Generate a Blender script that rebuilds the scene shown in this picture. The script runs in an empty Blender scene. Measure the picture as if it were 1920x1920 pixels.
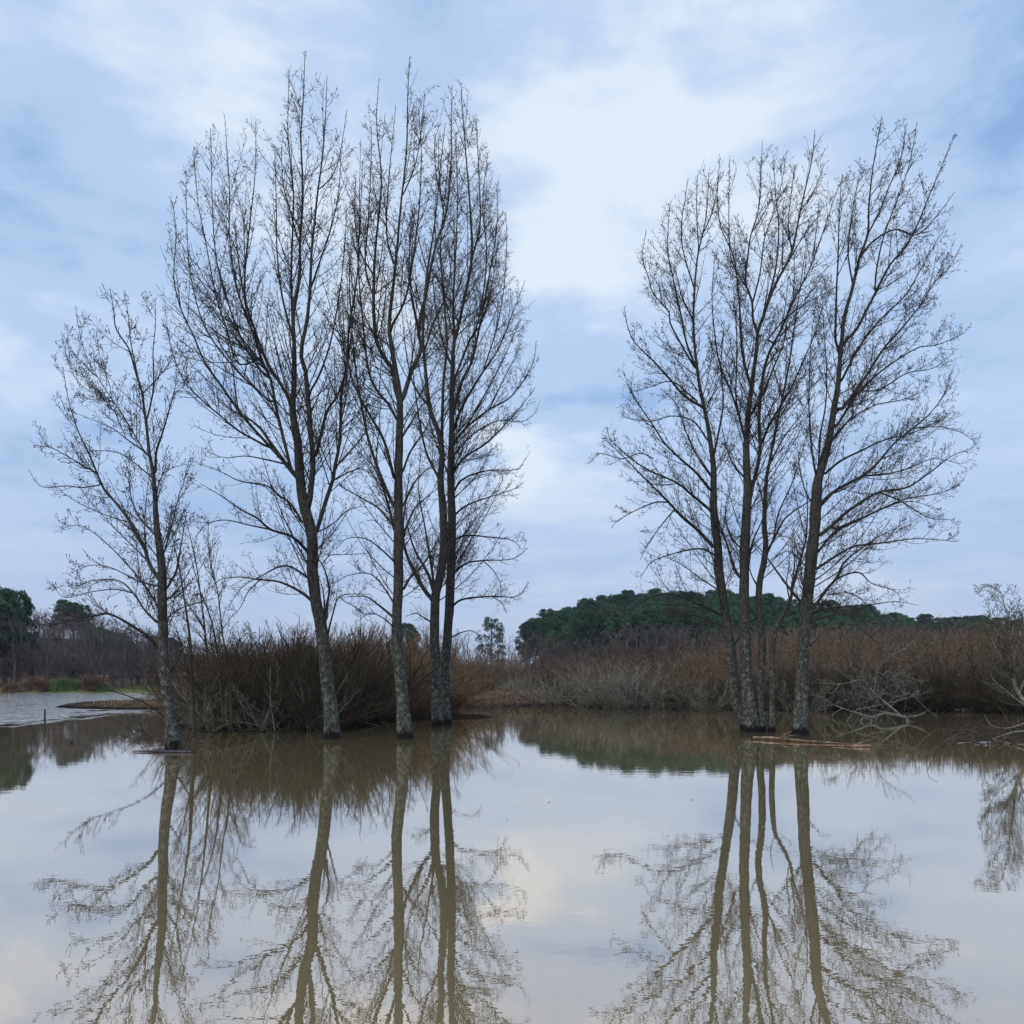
import bpy, math, random
import numpy as np
from mathutils import Vector

sc = bpy.context.scene
COL = sc.collection
# ------------------------------------------------------------------ camera
F, HZ, CH = 1600.0, 1266.0, 2.0          # focal length (px of 1920), horizon row, eye height
cam = bpy.data.cameras.new("camera"); co = bpy.data.objects.new("camera", cam); COL.objects.link(co)
co.location = (0, 0, CH); co.rotation_euler = (math.radians(90), 0, 0)
cam.sensor_width = 36; cam.lens = 36 * F / 1920; cam.shift_y = (HZ - 960) / 1920
cam.clip_start = 0.1; cam.clip_end = 6000
sc.camera = co
sc.view_settings.view_transform = 'Standard'; sc.view_settings.look = 'None'
sc.view_settings.exposure = 0.0; sc.view_settings.gamma = 1.0
sc.cycles.max_bounces = 5; sc.cycles.diffuse_bounces = 1; sc.cycles.glossy_bounces = 3
sc.cycles.transmission_bounces = 2; sc.cycles.caustics_reflective = False; sc.cycles.caustics_refractive = False
sc.cycles.use_denoising = True
# ------------------------------------------------------------------ sun + sky
SUN_EL, SUN_ROT = math.radians(48), math.radians(215)
sun = bpy.data.lights.new("sun", 'SUN'); so = bpy.data.objects.new("sun", sun); COL.objects.link(so)
sun.energy = 1.4; sun.angle = math.radians(14); sun.color = (1.0, 0.96, 0.9)
sd = Vector((math.sin(SUN_ROT) * math.cos(SUN_EL), math.cos(SUN_ROT) * math.cos(SUN_EL), math.sin(SUN_EL)))
so.rotation_euler = sd.to_track_quat('Z', 'Y').to_euler()

world = bpy.data.worlds.new("World"); sc.world = world; world.use_nodes = True
nt = world.node_tree; nt.nodes.clear()
N = lambda t: nt.nodes.new(t)
def vdir(px, py):
    return Vector(((px - 960) / F, 1.0, (HZ - py) / F)).normalized()
tc = N('ShaderNodeTexCoord')
def wmath(op, a, b=None, c=None, clamp=False):
    n = N('ShaderNodeMath'); n.operation = op; n.use_clamp = clamp
    for i, v in enumerate((a, b, c)):
        if v is None: continue
        if isinstance(v, (int, float)): n.inputs[i].default_value = v
        else: nt.links.new(v, n.inputs[i])
    return n.outputs[0]
def wvec(op, a, b):
    n = N('ShaderNodeVectorMath'); n.operation = op
    for i, v in enumerate((a, b)):
        if isinstance(v, (tuple, Vector)): n.inputs[i].default_value = tuple(v)
        else: nt.links.new(v, n.inputs[i])
    return n.outputs['Value'] if op == 'DOT_PRODUCT' else n.outputs[0]
def wnoise(vec, scale, detail=5, rough=0.55, dist=0.0):
    n = N('ShaderNodeTexNoise'); n.inputs['Scale'].default_value = scale; n.inputs['Detail'].default_value = detail
    n.inputs['Roughness'].default_value = rough; n.inputs['Distortion'].default_value = dist
    nt.links.new(vec, n.inputs['Vector']); return n
# streaky cloud coordinates: stretched sideways towards the horizon
mp = N('ShaderNodeMapping'); mp.inputs['Scale'].default_value = (1.0, 1.0, 2.3); nt.links.new(tc.outputs['Generated'], mp.inputs['Vector'])
n1 = wnoise(mp.outputs[0], 3.2, 7, 0.55, 0.4)
n2 = wnoise(mp.outputs[0], 9.0, 6, 0.6, 0.3)
mp3 = N('ShaderNodeMapping'); mp3.inputs['Scale'].default_value = (1.0, 1.0, 6.5); mp3.inputs['Rotation'].default_value = (0, math.radians(6), 0); nt.links.new(tc.outputs['Generated'], mp3.inputs['Vector'])
n3 = wnoise(mp3.outputs[0], 3.6, 6, 0.58, 0.25)
warp = wnoise(mp.outputs[0], 4.5, 4, 0.55)
wofs = wvec('SUBTRACT', warp.outputs['Color'], (0.5, 0.5, 0.5))
wofs = wvec('MULTIPLY', wofs, (0.30, 0.30, 0.24))
d2 = wvec('ADD', tc.outputs['Generated'], wofs)
nn = N('ShaderNodeVectorMath'); nn.operation = 'NORMALIZE'; nt.links.new(d2, nn.inputs[0]); d2 = nn.outputs[0]
BLOBS = [(480, 110, 330, .36), (1050, 130, 240, .28), (1330, 330, 220, .28), (110, 430, 150, .32), (50, 640, 100, .34),
         (1060, 480, 90, .3), (1050, 835, 75, .55), (1020, 650, 110, .12), (1500, 120, 220, .3), (640, 330, 260, .2),
         (1130, 560, 70, .25), (60, 60, 150, .12), (1130, 330, 150, .25),
         (90, 270, 150, -.36), (20, 530, 90, -.26), (1890, 110, 190, -.38), (1860, 330, 130, -.25), (560, 190, 60, -.2),
         (130, 850, 180, -.12), (1030, 735, 60, -.22), (1150, 405, 70, -.22), (1080, 600, 60, -.2), (860, 20, 140, -.12), (250, 560, 140, -.12)]
acc = wmath('MULTIPLY', wmath('SUBTRACT', n1.outputs['Fac'], 0.5), 1.4)
acc = wmath('ADD', acc, wmath('MULTIPLY', wmath('SUBTRACT', n2.outputs['Fac'], 0.5), 0.62))
acc = wmath('ADD', acc, wmath('MULTIPLY', wmath('SUBTRACT', n3.outputs['Fac'], 0.5), 0.5))
acc = wmath('ADD', acc, 0.40)
for (bx, by, br, bw) in BLOBS:
    c = vdir(bx, by); a = br / F * c.y
    dt = wvec('DOT_PRODUCT', d2, c)
    e = wmath('EXPONENT', wmath('MULTIPLY', wmath('SUBTRACT', dt, 1.0), 1.4 / (a * a)))
    acc = wmath('MULTIPLY_ADD', e, bw, acc)
ramp = N('ShaderNodeValToRGB'); nt.links.new(acc, ramp.inputs['Fac'])
ramp.color_ramp.interpolation = 'EASE'
ramp.color_ramp.elements[0].position = 0.0; ramp.color_ramp.elements[0].color = (0.28, 0.45, 0.78, 1)
ramp.color_ramp.elements[1].position = 1.0; ramp.color_ramp.elements[1].color = (0.80, 0.895, 1.0, 1)
e = ramp.color_ramp.elements.new(0.45); e.color = (0.50, 0.655, 0.91, 1)
sky = N('ShaderNodeTexSky'); sky.sky_type = 'NISHITA'; sky.sun_disc = False
sky.sun_elevation = SUN_EL; sky.sun_rotation = SUN_ROT
skym = wvec('MULTIPLY', sky.outputs[0], (0.10, 0.10, 0.10))
mx = N('ShaderNodeMix'); mx.data_type = 'RGBA'; mx.inputs[0].default_value = 0.88
nt.links.new(skym, mx.inputs[6]); nt.links.new(ramp.outputs['Color'], mx.inputs[7])
sx = N('ShaderNodeSeparateXYZ'); nt.links.new(tc.outputs['Generated'], sx.inputs[0])
hor = wmath('SUBTRACT', 1.0, wmath('DIVIDE', sx.outputs['Z'], 0.30), clamp=True)
hor = wmath('MULTIPLY', wmath('POWER', hor, 1.3), 0.82)
hn = wnoise(mp3.outputs[0], 5.0, 5, 0.6)
hor = wmath('MULTIPLY', hor, wmath('ADD', wmath('MULTIPLY', hn.outputs['Fac'], 1.1), 0.42), clamp=True)
mx2 = N('ShaderNodeMix'); mx2.data_type = 'RGBA'; nt.links.new(hor, mx2.inputs[0])
nt.links.new(mx.outputs[2], mx2.inputs[6]); 
hc = N('ShaderNodeValToRGB'); nt.links.new(hn.outputs['Fac'], hc.inputs[0]); hc.color_ramp.elements[0].position = .36; hc.color_ramp.elements[1].position = .66
hc.color_ramp.elements[0].color = (0.40, 0.475, 0.66, 1); hc.color_ramp.elements[1].color = (0.60, 0.665, 0.80, 1)
nt.links.new(hc.outputs[0], mx2.inputs[7])
bg = N('ShaderNodeBackground'); bg.inputs['Strength'].default_value = 1.05
nt.links.new(mx2.outputs[2], bg.inputs['Color'])
wo = N('ShaderNodeOutputWorld'); nt.links.new(bg.outputs[0], wo.inputs['Surface'])

# ------------------------------------------------------------------ helpers
def W(px, py, Y):                       # a point at depth Y seen at (px,py)
    return ((px - 960) / F * Y, Y, CH - (py - HZ) / F * Y)
def YW(py):                             # depth of a water-level point seen at row py
    return CH * F / (py - HZ)
def tag(o, label=None, cat=None, group=None, kind=None):
    if label: o['label'] = label
    if cat: o['category'] = cat
    if group: o['group'] = group
    if kind: o['kind'] = kind
    return o
def empty(name, loc=(0, 0, 0), rz=0.0):
    o = bpy.data.objects.new(name, None); COL.objects.link(o); o.location = loc; o.rotation_euler = (0, 0, rz)
    o.empty_display_size = 0.3
    return o
def link_mesh(name, V, Fq, mat, parent=None, smooth=False, loc=None):
    me = bpy.data.meshes.new(name)
    V = np.asarray(V, dtype=np.float32); Fq = np.asarray(Fq, dtype=np.int32)
    k = Fq.shape[1]
    me.vertices.add(len(V)); me.vertices.foreach_set('co', V.ravel())
    me.loops.add(Fq.size); me.loops.foreach_set('vertex_index', Fq.ravel())
    me.polygons.add(len(Fq))
    me.polygons.foreach_set('loop_start', np.arange(0, Fq.size, k, dtype=np.int32))
    me.polygons.foreach_set('loop_total', np.full(len(Fq), k, dtype=np.int32))
    if smooth: me.polygons.foreach_set('use_smooth', np.ones(len(Fq), dtype=bool))
    me.update(calc_edges=True)
    me.materials.append(mat)
    o = bpy.data.objects.new(name, me); COL.objects.link(o)
    if parent: o.parent = parent
    return o
def tubes(P, R, S, rng=None, rough=0.0):
    """P (M,K,3), R (M,K) -> quads"""
    M, K, _ = P.shape
    T = np.empty_like(P); T[:, 1:-1] = P[:, 2:] - P[:, :-2]; T[:, 0] = P[:, 1] - P[:, 0]; T[:, -1] = P[:, -1] - P[:, -2]
    T /= np.linalg.norm(T, axis=2, keepdims=True) + 1e-9
    A = P[:, -1] - P[:, 0]; A /= np.linalg.norm(A, axis=1, keepdims=True) + 1e-9
    ref = np.where(np.abs(A[:, 1:2]) < 0.85, np.array([[0, 1.0, 0]]), np.array([[1.0, 0, 0]]))[:, None, :]
    U = np.cross(T, ref); U /= np.linalg.norm(U, axis=2, keepdims=True) + 1e-9
    Vv = np.cross(T, U)
    a = np.arange(S) * 2 * np.pi / S
    rr = R[:, :, None, None] * np.ones((1, 1, S, 1))
    if rough and rng is not None:
        nz = rng.normal(0, 1, (M, K, S)); nz = (nz + np.roll(nz, 1, 2) + np.roll(nz, 1, 1)) / 1.7
        rr = rr * (1 + rough * nz[..., None])
    X = P[:, :, None, :] + rr * (np.cos(a)[None, None, :, None] * U[:, :, None, :] + np.sin(a)[None, None, :, None] * Vv[:, :, None, :])
    X = X.reshape(-1, 3)
    i = np.arange(M)[:, None, None] * K * S + np.arange(K - 1)[None, :, None] * S
    j = np.arange(S)[None, None, :]; j2 = (j + 1) % S
    Q = np.stack([i + j, i + j2, i + S + j2, i + S + j], axis=-1).reshape(-1, 4)
    return X, Q
class Acc:
    def __init__(s): s.V = []; s.Q = []; s.n = 0
    def add(s, VQ):
        V, Q = VQ
        if len(V) == 0: return
        s.V.append(V); s.Q.append(Q + s.n); s.n += len(V)
    def build(s, name, mat, parent=None, smooth=False):
        return link_mesh(name, np.concatenate(s.V), np.concatenate(s.Q), mat, parent, smooth)
def resample(pts, K, smooth=True):
    pts = np.asarray(pts, float)
    if smooth and len(pts) > 2:                       # Catmull-Rom
        q = np.vstack([2 * pts[0] - pts[1], pts, 2 * pts[-1] - pts[-2]]); out = []
        for i in range(1, len(q) - 2):
            t = np.linspace(0, 1, 8, endpoint=False)[:, None]
            p0, p1, p2, p3 = q[i - 1], q[i], q[i + 1], q[i + 2]
            out.append(.5 * (2 * p1 + (p2 - p0) * t + (2 * p0 - 5 * p1 + 4 * p2 - p3) * t ** 2 + (3 * p1 - p0 - 3 * p2 + p3) * t ** 3))
        pts = np.vstack(out + [pts[-1:]])
    d = np.r_[0, np.cumsum(np.linalg.norm(np.diff(pts, axis=0), axis=1))]
    t = np.linspace(0, d[-1], K)
    return np.stack([np.interp(t, d, pts[:, k]) for k in range(pts.shape[1])], 1)
def inpoly(px, py, poly):
    poly = np.asarray(poly, float); res = np.zeros(px.shape, bool)
    x1, y1 = poly[:, 0], poly[:, 1]; x2, y2 = np.roll(x1, -1), np.roll(y1, -1)
    for a, b, c, d in zip(x1, y1, x2, y2):
        if b == d: continue
        cond = ((b > py) != (d > py)) & (px < (c - a) * (py - b) / (d - b) + a)
        res ^= cond
    return res
def proj(P):
    return 960 + F * P[..., 0] / P[..., 1], HZ - F * (P[..., 2] - CH) / P[..., 1]
def pinterp(P, f):                                   # P (M,K,3or-), f (M,) in 0..1
    K = P.shape[1]; x = np.clip(f, 0, 1) * (K - 1); i = np.minimum(x.astype(int), K - 2); w = (x - i)
    r = np.arange(len(P))
    if P.ndim == 3: w = w[:, None]
    return P[r, i] * (1 - w) + P[r, i + 1] * w
def plen(P): return np.linalg.norm(np.diff(P, axis=1), axis=2).sum(1)
def children(P, R, rng, dens, t0, lfac, lpow, lmin, lmax, ang, K, trop, wob, rr, up=0.25, env=None, ycen=None, ylim=None, zmin=0.25, out=None, tip=0.35, jit=0.0):
    L = plen(P); n = rng.poisson(dens * L * (1 - t0)); idx = np.repeat(np.arange(len(P)), n)
    if len(idx) == 0: return np.zeros((0, K, 3)), np.zeros((0, K))
    t = t0 + (1 - t0) * rng.random(len(idx)) ** 1.15
    Q = P[idx]; base = pinterp(Q, t); T = pinterp(Q, np.minimum(t + .04, 1)) - pinterp(Q, t - .04)
    T /= np.linalg.norm(T, axis=1, keepdims=True) + 1e-9
    rp = pinterp(R[idx], t)
    g = rng.normal(size=(len(idx), 3)); g -= (g * T).sum(1, keepdims=True) * T
    g /= np.linalg.norm(g, axis=1, keepdims=True) + 1e-9; g[:, 2] += up
    if out is not None:                               # bias away from the tree's axis
        o = base[:, :2] - np.asarray(out)[None, :2]; o /= np.linalg.norm(o, axis=1, keepdims=True) + 0.3
        g[:, :2] += 0.35 * o
    g -= (g * T).sum(1, keepdims=True) * T; g /= np.linalg.norm(g, axis=1, keepdims=True) + 1e-9
    a = np.radians(rng.uniform(ang[0], ang[1], len(idx)))[:, None]
    D = np.cos(a) * T + np.sin(a) * g
    ln = np.clip(lfac * L[idx] ** lpow * (1 - t * 0.85) ** 0.75 * rng.uniform(.55, 1.15, len(idx)), lmin, lmax * rng.uniform(.7, 1.2, len(idx)))
    C = np.empty((len(idx), K, 3)); C[:, 0] = base
    st = (ln / (K - 1))[:, None]; upv = np.array([[0, 0, 1.0]])
    drift = rng.normal(size=(len(idx), 3)) * wob
    for k in range(1, K):
        C[:, k] = C[:, k - 1] + D * st
        tr = trop[0] + (trop[1] - trop[0]) * k / (K - 1)
        D = D + upv * tr + drift + rng.normal(size=D.shape) * wob * .8
        D /= np.linalg.norm(D, axis=1, keepdims=True)
    ok = C[:, :, 2] > zmin
    if env is not None:
        x, y = proj(C); cx_ = np.mean(np.asarray(env)[:, 0]); n_ = len(C)
        jy = (rng.random(n_) ** 1.6 * 62 - 8)[:, None]; jx = (rng.random(n_) ** 1.6 * 34 - 7)[:, None]
        if abs(np.ptp(np.asarray(env)[:, 1])) < 250: jit = 0
        jx = jx * jit; jy = jy * jit
        ok &= inpoly(x + jx * np.clip((x - cx_) / 60, -1, 1), np.minimum(y - jy * np.clip((1150 - y) / 300, 0, 1), 5000), env)
    if ycen is not None: ok &= np.abs(C[:, :, 1] - ycen) < ylim
    bad = ~ok; first = np.where(bad.any(1), bad.argmax(1), K - 1)
    keep = first >= max(1, int(.3 * (K - 1))); f = (first / (K - 1))[keep]; C = C[keep]; rp = rp[keep]; ln = ln[keep] * f
    R0 = np.minimum(rr[0] + rr[1] * ln, rp * .7); R0 = np.maximum(R0, rr[2])
    if len(C):
        C = np.stack([pinterp(C, f * s) for s in np.linspace(0, 1, K)], 1)
    s = np.linspace(0, 1, K)[None]
    RR = R0[:, None] * (1 - (1 - tip) * s); RR = np.maximum(RR, rr[2] * .8)
    return C, RR

# ------------------------------------------------------------------ materials
def mat_base(name):
    m = bpy.data.materials.new(name); m.use_nodes = True
    b = m.node_tree.nodes['Principled BSDF']; b.inputs['Specular IOR Level'].default_value = 0.25
    return m, m.node_tree, b
def mat_noise(name, c1, c2, scale=6, rough=0.9, c3=None, bump=0.0, stretch=(1, 1, 1), spec=0.2, rand=0.0, coord='Object'):
    m, t, b = mat_base(name); b.inputs['Roughness'].default_value = rough; b.inputs['Specular IOR Level'].default_value = spec
    tc = t.nodes.new('ShaderNodeTexCoord'); mp = t.nodes.new('ShaderNodeMapping'); mp.inputs['Scale'].default_value = stretch
    t.links.new(tc.outputs[coord], mp.inputs['Vector'])
    n = t.nodes.new('ShaderNodeTexNoise'); n.inputs['Scale'].default_value = scale; n.inputs['Detail'].default_value = 6; n.inputs['Roughness'].default_value = .62
    t.links.new(mp.outputs[0], n.inputs['Vector'])
    r = t.nodes.new('ShaderNodeValToRGB'); r.color_ramp.elements[0].position = .35; r.color_ramp.elements[1].position = .68
    r.color_ramp.elements[0].color = (*c1, 1); r.color_ramp.elements[1].color = (*c2, 1)
    if c3: e = r.color_ramp.elements.new(.52); e.color = (*c3, 1)
    t.links.new(n.outputs['Fac'], r.inputs['Fac']); out = r.outputs['Color']
    if rand:
        oi = t.nodes.new('ShaderNodeObjectInfo'); hs = t.nodes.new('ShaderNodeHueSaturation')
        ma = t.nodes.new('ShaderNodeMapRange'); ma.inputs['To Min'].default_value = 1 - rand; ma.inputs['To Max'].default_value = 1 + rand
        t.links.new(oi.outputs['Random'], ma.inputs['Value']); t.links.new(ma.outputs[0], hs.inputs['Value'])
        t.links.new(out, hs.inputs['Color']); out = hs.outputs['Color']
    t.links.new(out, b.inputs['Base Color'])
    if bump:
        bn = t.nodes.new('ShaderNodeBump'); bn.inputs['Strength'].default_value = 1; bn.inputs['Distance'].default_value = bump
        t.links.new(n.outputs['Fac'], bn.inputs['Height']); t.links.new(bn.outputs[0], b.inputs['Normal'])
    return m
def mat_bark(name, dark, mid, lichen1, lichen2, lich_top=7.5, wet=0.38, scale=1.0):
    """furrowed poplar bark, grey and green lichen patches thinning out with height, soaked black band at the flood line"""
    m, t, b = mat_base(name); b.inputs['Roughness'].default_value = .9
    L = t.links.new; Nn = t.nodes.new
    tc = Nn('ShaderNodeTexCoord'); sp = Nn('ShaderNodeSeparateXYZ'); L(tc.outputs['Object'], sp.inputs[0])
    mp = Nn('ShaderNodeMapping'); mp.inputs['Scale'].default_value = (1, 1, .3); L(tc.outputs['Object'], mp.inputs['Vector'])
    def noise(v, s, d=5, r=.6, dist=0):
        n = Nn('ShaderNodeTexNoise'); n.inputs['Scale'].default_value = s; n.inputs['Detail'].default_value = d
        n.inputs['Roughness'].default_value = r; n.inputs['Distortion'].default_value = dist; L(v, n.inputs['Vector']); return n.outputs['Fac']
    def math_(op, a, bb, c=None, clamp=False):
        n = Nn('ShaderNodeMath'); n.operation = op; n.use_clamp = clamp
        for i, v in enumerate((a, bb, c)):
            if v is None: continue
            if isinstance(v, (int, float)): n.inputs[i].default_value = v
            else: L(v, n.inputs[i])
        return n.outputs[0]
    def mix(f, a, c):
        n = Nn('ShaderNodeMix'); n.data_type = 'RGBA'; L(f, n.inputs[0])
        for i, v in ((6, a), (7, c)):
            if isinstance(v, tuple): n.inputs[i].default_value = (*v, 1)
            else: L(v, n.inputs[i])
        return n.outputs[2]
    fur = noise(mp.outputs[0], 22 * scale, 6, .7, .6)
    r = Nn('ShaderNodeMapRange'); r.inputs['From Min'].default_value = .38; r.inputs['From Max'].default_value = .62; L(fur, r.inputs['Value'])
    col = mix(r.outputs[0], dark, mid)
    hfac = math_('SUBTRACT', 1.0, math_('DIVIDE', sp.outputs['Z'], lich_top), clamp=True)
    l1 = noise(tc.outputs['Object'], 7.5 * scale, 6, .68, .5)
    thr = math_('MULTIPLY_ADD', hfac, -.20, .67)
    f1 = math_('MULTIPLY', math_('SUBTRACT', l1, thr), 8.0, clamp=True)
    col = mix(math_('MULTIPLY', f1, .68), col, lichen1)
    l2 = noise(tc.outputs['Object'], 15 * scale, 5, .7, .8)
    thr2 = math_('MULTIPLY_ADD', hfac, -.13, .64)
    f2 = math_('MULTIPLY', math_('SUBTRACT', l2, thr2), 12.0, clamp=True)
    col = mix(math_('MULTIPLY', f2, .8), col, lichen2)
    wn = noise(tc.outputs['Object'], 6, 4)
    wl = math_('MULTIPLY_ADD', wn, .55, wet - .36)
    fw = math_('MULTIPLY', math_('SUBTRACT', wl, sp.outputs['Z']), 9.0, clamp=True)
    col = mix(fw, col, (.008, .007, .006))
    L(col, b.inputs['Base Color'])
    bn = Nn('ShaderNodeBump'); bn.inputs['Strength'].default_value = 1; bn.inputs['Distance'].default_value = .025
    L(fur, bn.inputs['Height']); L(bn.outputs[0], b.inputs['Normal'])
    return m
M_BARK = mat_bark('poplar_bark', (.014, .012, .010), (.10, .09, .074), (.30, .31, .26), (.10, .14, .10))
M_BRANCH = mat_noise('poplar_branch_bark', (.036, .030, .022), (.12, .10, .074), 9, .9, (.04, .035, .028))
M_TWIG = mat_noise('poplar_twig', (.060, .046, .046), (.11, .082, .070), 3, .8)
M_SAP = mat_noise('willow_stem_bark', (.04, .033, .02), (.11, .088, .052), 8, .9)
M_WILLOW = mat_noise('willow_shoot_brown', (.065, .045, .030), (.17, .115, .07), 1.2, .85, rand=.25)
M_OLIVE = mat_noise('willow_shoot_olive', (.045, .037, .023), (.18, .15, .09), 1.2, .85, rand=.2)
M_RUST = mat_noise('willow_shoot_rust', (.25, .135, .085), (.46, .27, .165), .9, .85, rand=.22)
M_PURPLE = mat_noise('bare_twig_purple', (.075, .056, .052), (.16, .120, .108), .5, .85, rand=.25)
M_PALE = mat_noise('bare_twig_pale', (.10, .09, .085), (.18, .165, .15), .5, .85, rand=.2)
M_DARKS = mat_noise('willow_stem_shaded', (.020, .017, .011), (.10, .085, .052), 1.4, .9, rand=.2)  # darker olive stems: shade inside the thickets put into the colour
M_DARKT = mat_noise('willow_shoot_shaded', (.045, .030, .020), (.15, .10, .062), 1.2, .9, rand=.2)  # darker brown shoots, the same interior shade coloured in
M_GREYS = mat_noise('grey_lichen_shoot', (.13, .115, .08), (.32, .30, .22), 1.5, .9, rand=.2)
M_BUFF = mat_noise('willow_shoot_buff', (.15, .115, .075), (.33, .26, .18), 1, .85, rand=.25)
M_GREYB = mat_noise('lichen_branch', (.14, .13, .10), (.42, .42, .34), 7, .9, (.26, .25, .19))
M_PINE = mat_noise('pine_needles', (.024, .060, .034), (.085, .165, .075), .8, .8, rand=.42)
M_PTRUNK = mat_noise('pine_bark', (.05, .035, .028), (.13, .09, .07), 5, .9)

# ------------------------------------------------------------------ terrain
def sstep(x, a, b):
    t = np.clip((x - a) / (b - a), 0, 1); return t * t * (3 - 2 * t)
SHX = [-400, -110, -60, -40, -34.5, -31, -24, -16, -8, -2, 2, 6, 12, 18, 24, 32, 60, 400]
SHY = [101, 101, 100, 99, 97, 86, 62, 54, 50.5, 51.5, 54.5, 53, 49, 46.5, 45.5, 43, 42, 42]
PINE_X = [900, 960, 980, 1030, 1100, 1160, 1230, 1350, 1500, 1600, 1700, 1790, 1850, 1950, 2400]
PINE_Y = [1230, 1200, 1180, 1143, 1120, 1110, 1103, 1106, 1120, 1137, 1150, 1157, 1152, 1165, 1190]
LEFT_X = [-1500, -200, 0, 50, 100, 200, 300, 360, 450, 600, 900]
LEFT_Y = [1100, 1140, 1150, 1139, 1148, 1155, 1185, 1203, 1207, 1210, 1212]
def ground(X, Y):
    X = np.asarray(X, float); Y = np.asarray(Y, float)
    ys = np.interp(X, SHX, SHY) + 0.6 * np.sin(X * .9) + .35 * np.sin(X * 2.3 + 1)
    d = Y - ys
    z = np.clip(d * .09, -1.2, .35) + sstep(d, 4, 40) * .5
    # wooded spit at the left bushes
    for (cx, cy, rx, ry, hh) in ((-19.5, 55.5, 9.6, 6.2, .25), (-9.3, 34.5, 4.0, 4.6, .05), (-4.2, 40.5, 3.4, 3.0, .05)):
        e = 1 - ((X - cx) / rx) ** 2 - ((Y - cy) / ry) ** 2
        z = np.maximum(z, np.clip(e * .9, -1.2, hh))
    px = 960 + F * X / np.maximum(Y, 1)
    top = CH + (HZ - np.interp(px, PINE_X, PINE_Y)) / F * Y - 12.5
    z = z + np.maximum(top - .5, 0) * sstep(Y, 150, 235) * sstep(px, 940, 1040)
    topl = CH + (HZ - np.interp(px, LEFT_X, LEFT_Y)) / F * Y - 8.0
    z = z + np.maximum(topl - .5, 0) * sstep(Y, 112, 225) * (1 - sstep(px, 500, 900))
    return z
def strip_grid(xs, ys, f, name, mat, smooth=True):
    X, Y = np.meshgrid(xs, ys); Z = f(X, Y)
    V = np.stack([X, Y, Z], -1).reshape(-1, 3); nx = len(xs); ny = len(ys)
    i = (np.arange(ny - 1)[:, None] * nx + np.arange(nx - 1)[None]).ravel()
    Q = np.stack([i, i + 1, i + nx + 1, i + nx], 1)
    return link_mesh(name, V, Q, mat, smooth=smooth)
M_GROUND, t, b = mat_base('marsh_ground'); b.inputs['Roughness'].default_value = .95; b.inputs['Specular IOR Level'].default_value = 0
tcg = t.nodes.new('ShaderNodeTexCoord'); sg = t.nodes.new('ShaderNodeSeparateXYZ'); t.links.new(tcg.outputs['Object'], sg.inputs[0])
ng = t.nodes.new('ShaderNodeTexNoise'); ng.inputs['Scale'].default_value = 1.1; ng.inputs['Detail'].default_value = 8; ng.inputs['Roughness'].default_value = .7
mg = t.nodes.new('ShaderNodeMapping'); mg.inputs['Scale'].default_value = (1, .45, 1); t.links.new(tcg.outputs['Object'], mg.inputs[0]); t.links.new(mg.outputs[0], ng.inputs['Vector'])
rg = t.nodes.new('ShaderNodeValToRGB'); t.links.new(ng.outputs['Fac'], rg.inputs[0])
rg.color_ramp.elements[0].position = .36; rg.color_ramp.elements[0].color = (.045, .032, .024, 1)
rg.color_ramp.elements[1].position = .68; rg.color_ramp.elements[1].color = (.16, .115, .08, 1)
rg.color_ramp.elements.new(.5).color = (.095, .066, .046, 1)
mud = t.nodes.new('ShaderNodeMix'); mud.data_type = 'RGBA'
mr = t.nodes.new('ShaderNodeMapRange'); mr.inputs['From Min'].default_value = .08; mr.inputs['From Max'].default_value = .20; t.links.new(sg.outputs['Z'], mr.inputs[0])
t.links.new(mr.outputs[0], mud.inputs[0]); mud.inputs[6].default_value = (.022, .018, .014, 1); t.links.new(rg.outputs[0], mud.inputs[7])
gr = t.nodes.new('ShaderNodeMix'); gr.data_type = 'RGBA'      # green meadow on the far left shore
m1 = t.nodes.new('ShaderNodeMapRange'); m1.inputs['From Min'].default_value = 84; m1.inputs['From Max'].default_value = 90; t.links.new(sg.outputs['Y'], m1.inputs[0])
m2 = t.nodes.new('ShaderNodeMapRange'); m2.inputs['From Min'].default_value = 112; m2.inputs['From Max'].default_value = 104; t.links.new(sg.outputs['Y'], m2.inputs[0])
m3 = t.nodes.new('ShaderNodeMapRange'); m3.inputs['From Min'].default_value = -30; m3.inputs['From Max'].default_value = -36; t.links.new(sg.outputs['X'], m3.inputs[0])
q1 = t.nodes.new('ShaderNodeMath'); q1.operation = 'MULTIPLY'; t.links.new(m1.outputs[0], q1.inputs[0]); t.links.new(m2.outputs[0], q1.inputs[1])
q2 = t.nodes.new('ShaderNodeMath'); q2.operation = 'MULTIPLY'; t.links.new(q1.outputs[0], q2.inputs[0]); t.links.new(m3.outputs[0], q2.inputs[1])
t.links.new(q2.outputs[0], gr.inputs[0]); t.links.new(mud.outputs[2], gr.inputs[6]); gr.inputs[7].default_value = (.12, .13, .05, 1)
t.links.new(gr.outputs[2], b.inputs['Base Color'])
bn = t.nodes.new('ShaderNodeBump'); bn.inputs['Distance'].default_value = .06; t.links.new(ng.outputs['Fac'], bn.inputs['Height']); t.links.new(bn.outputs[0], b.inputs['Normal'])

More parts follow.
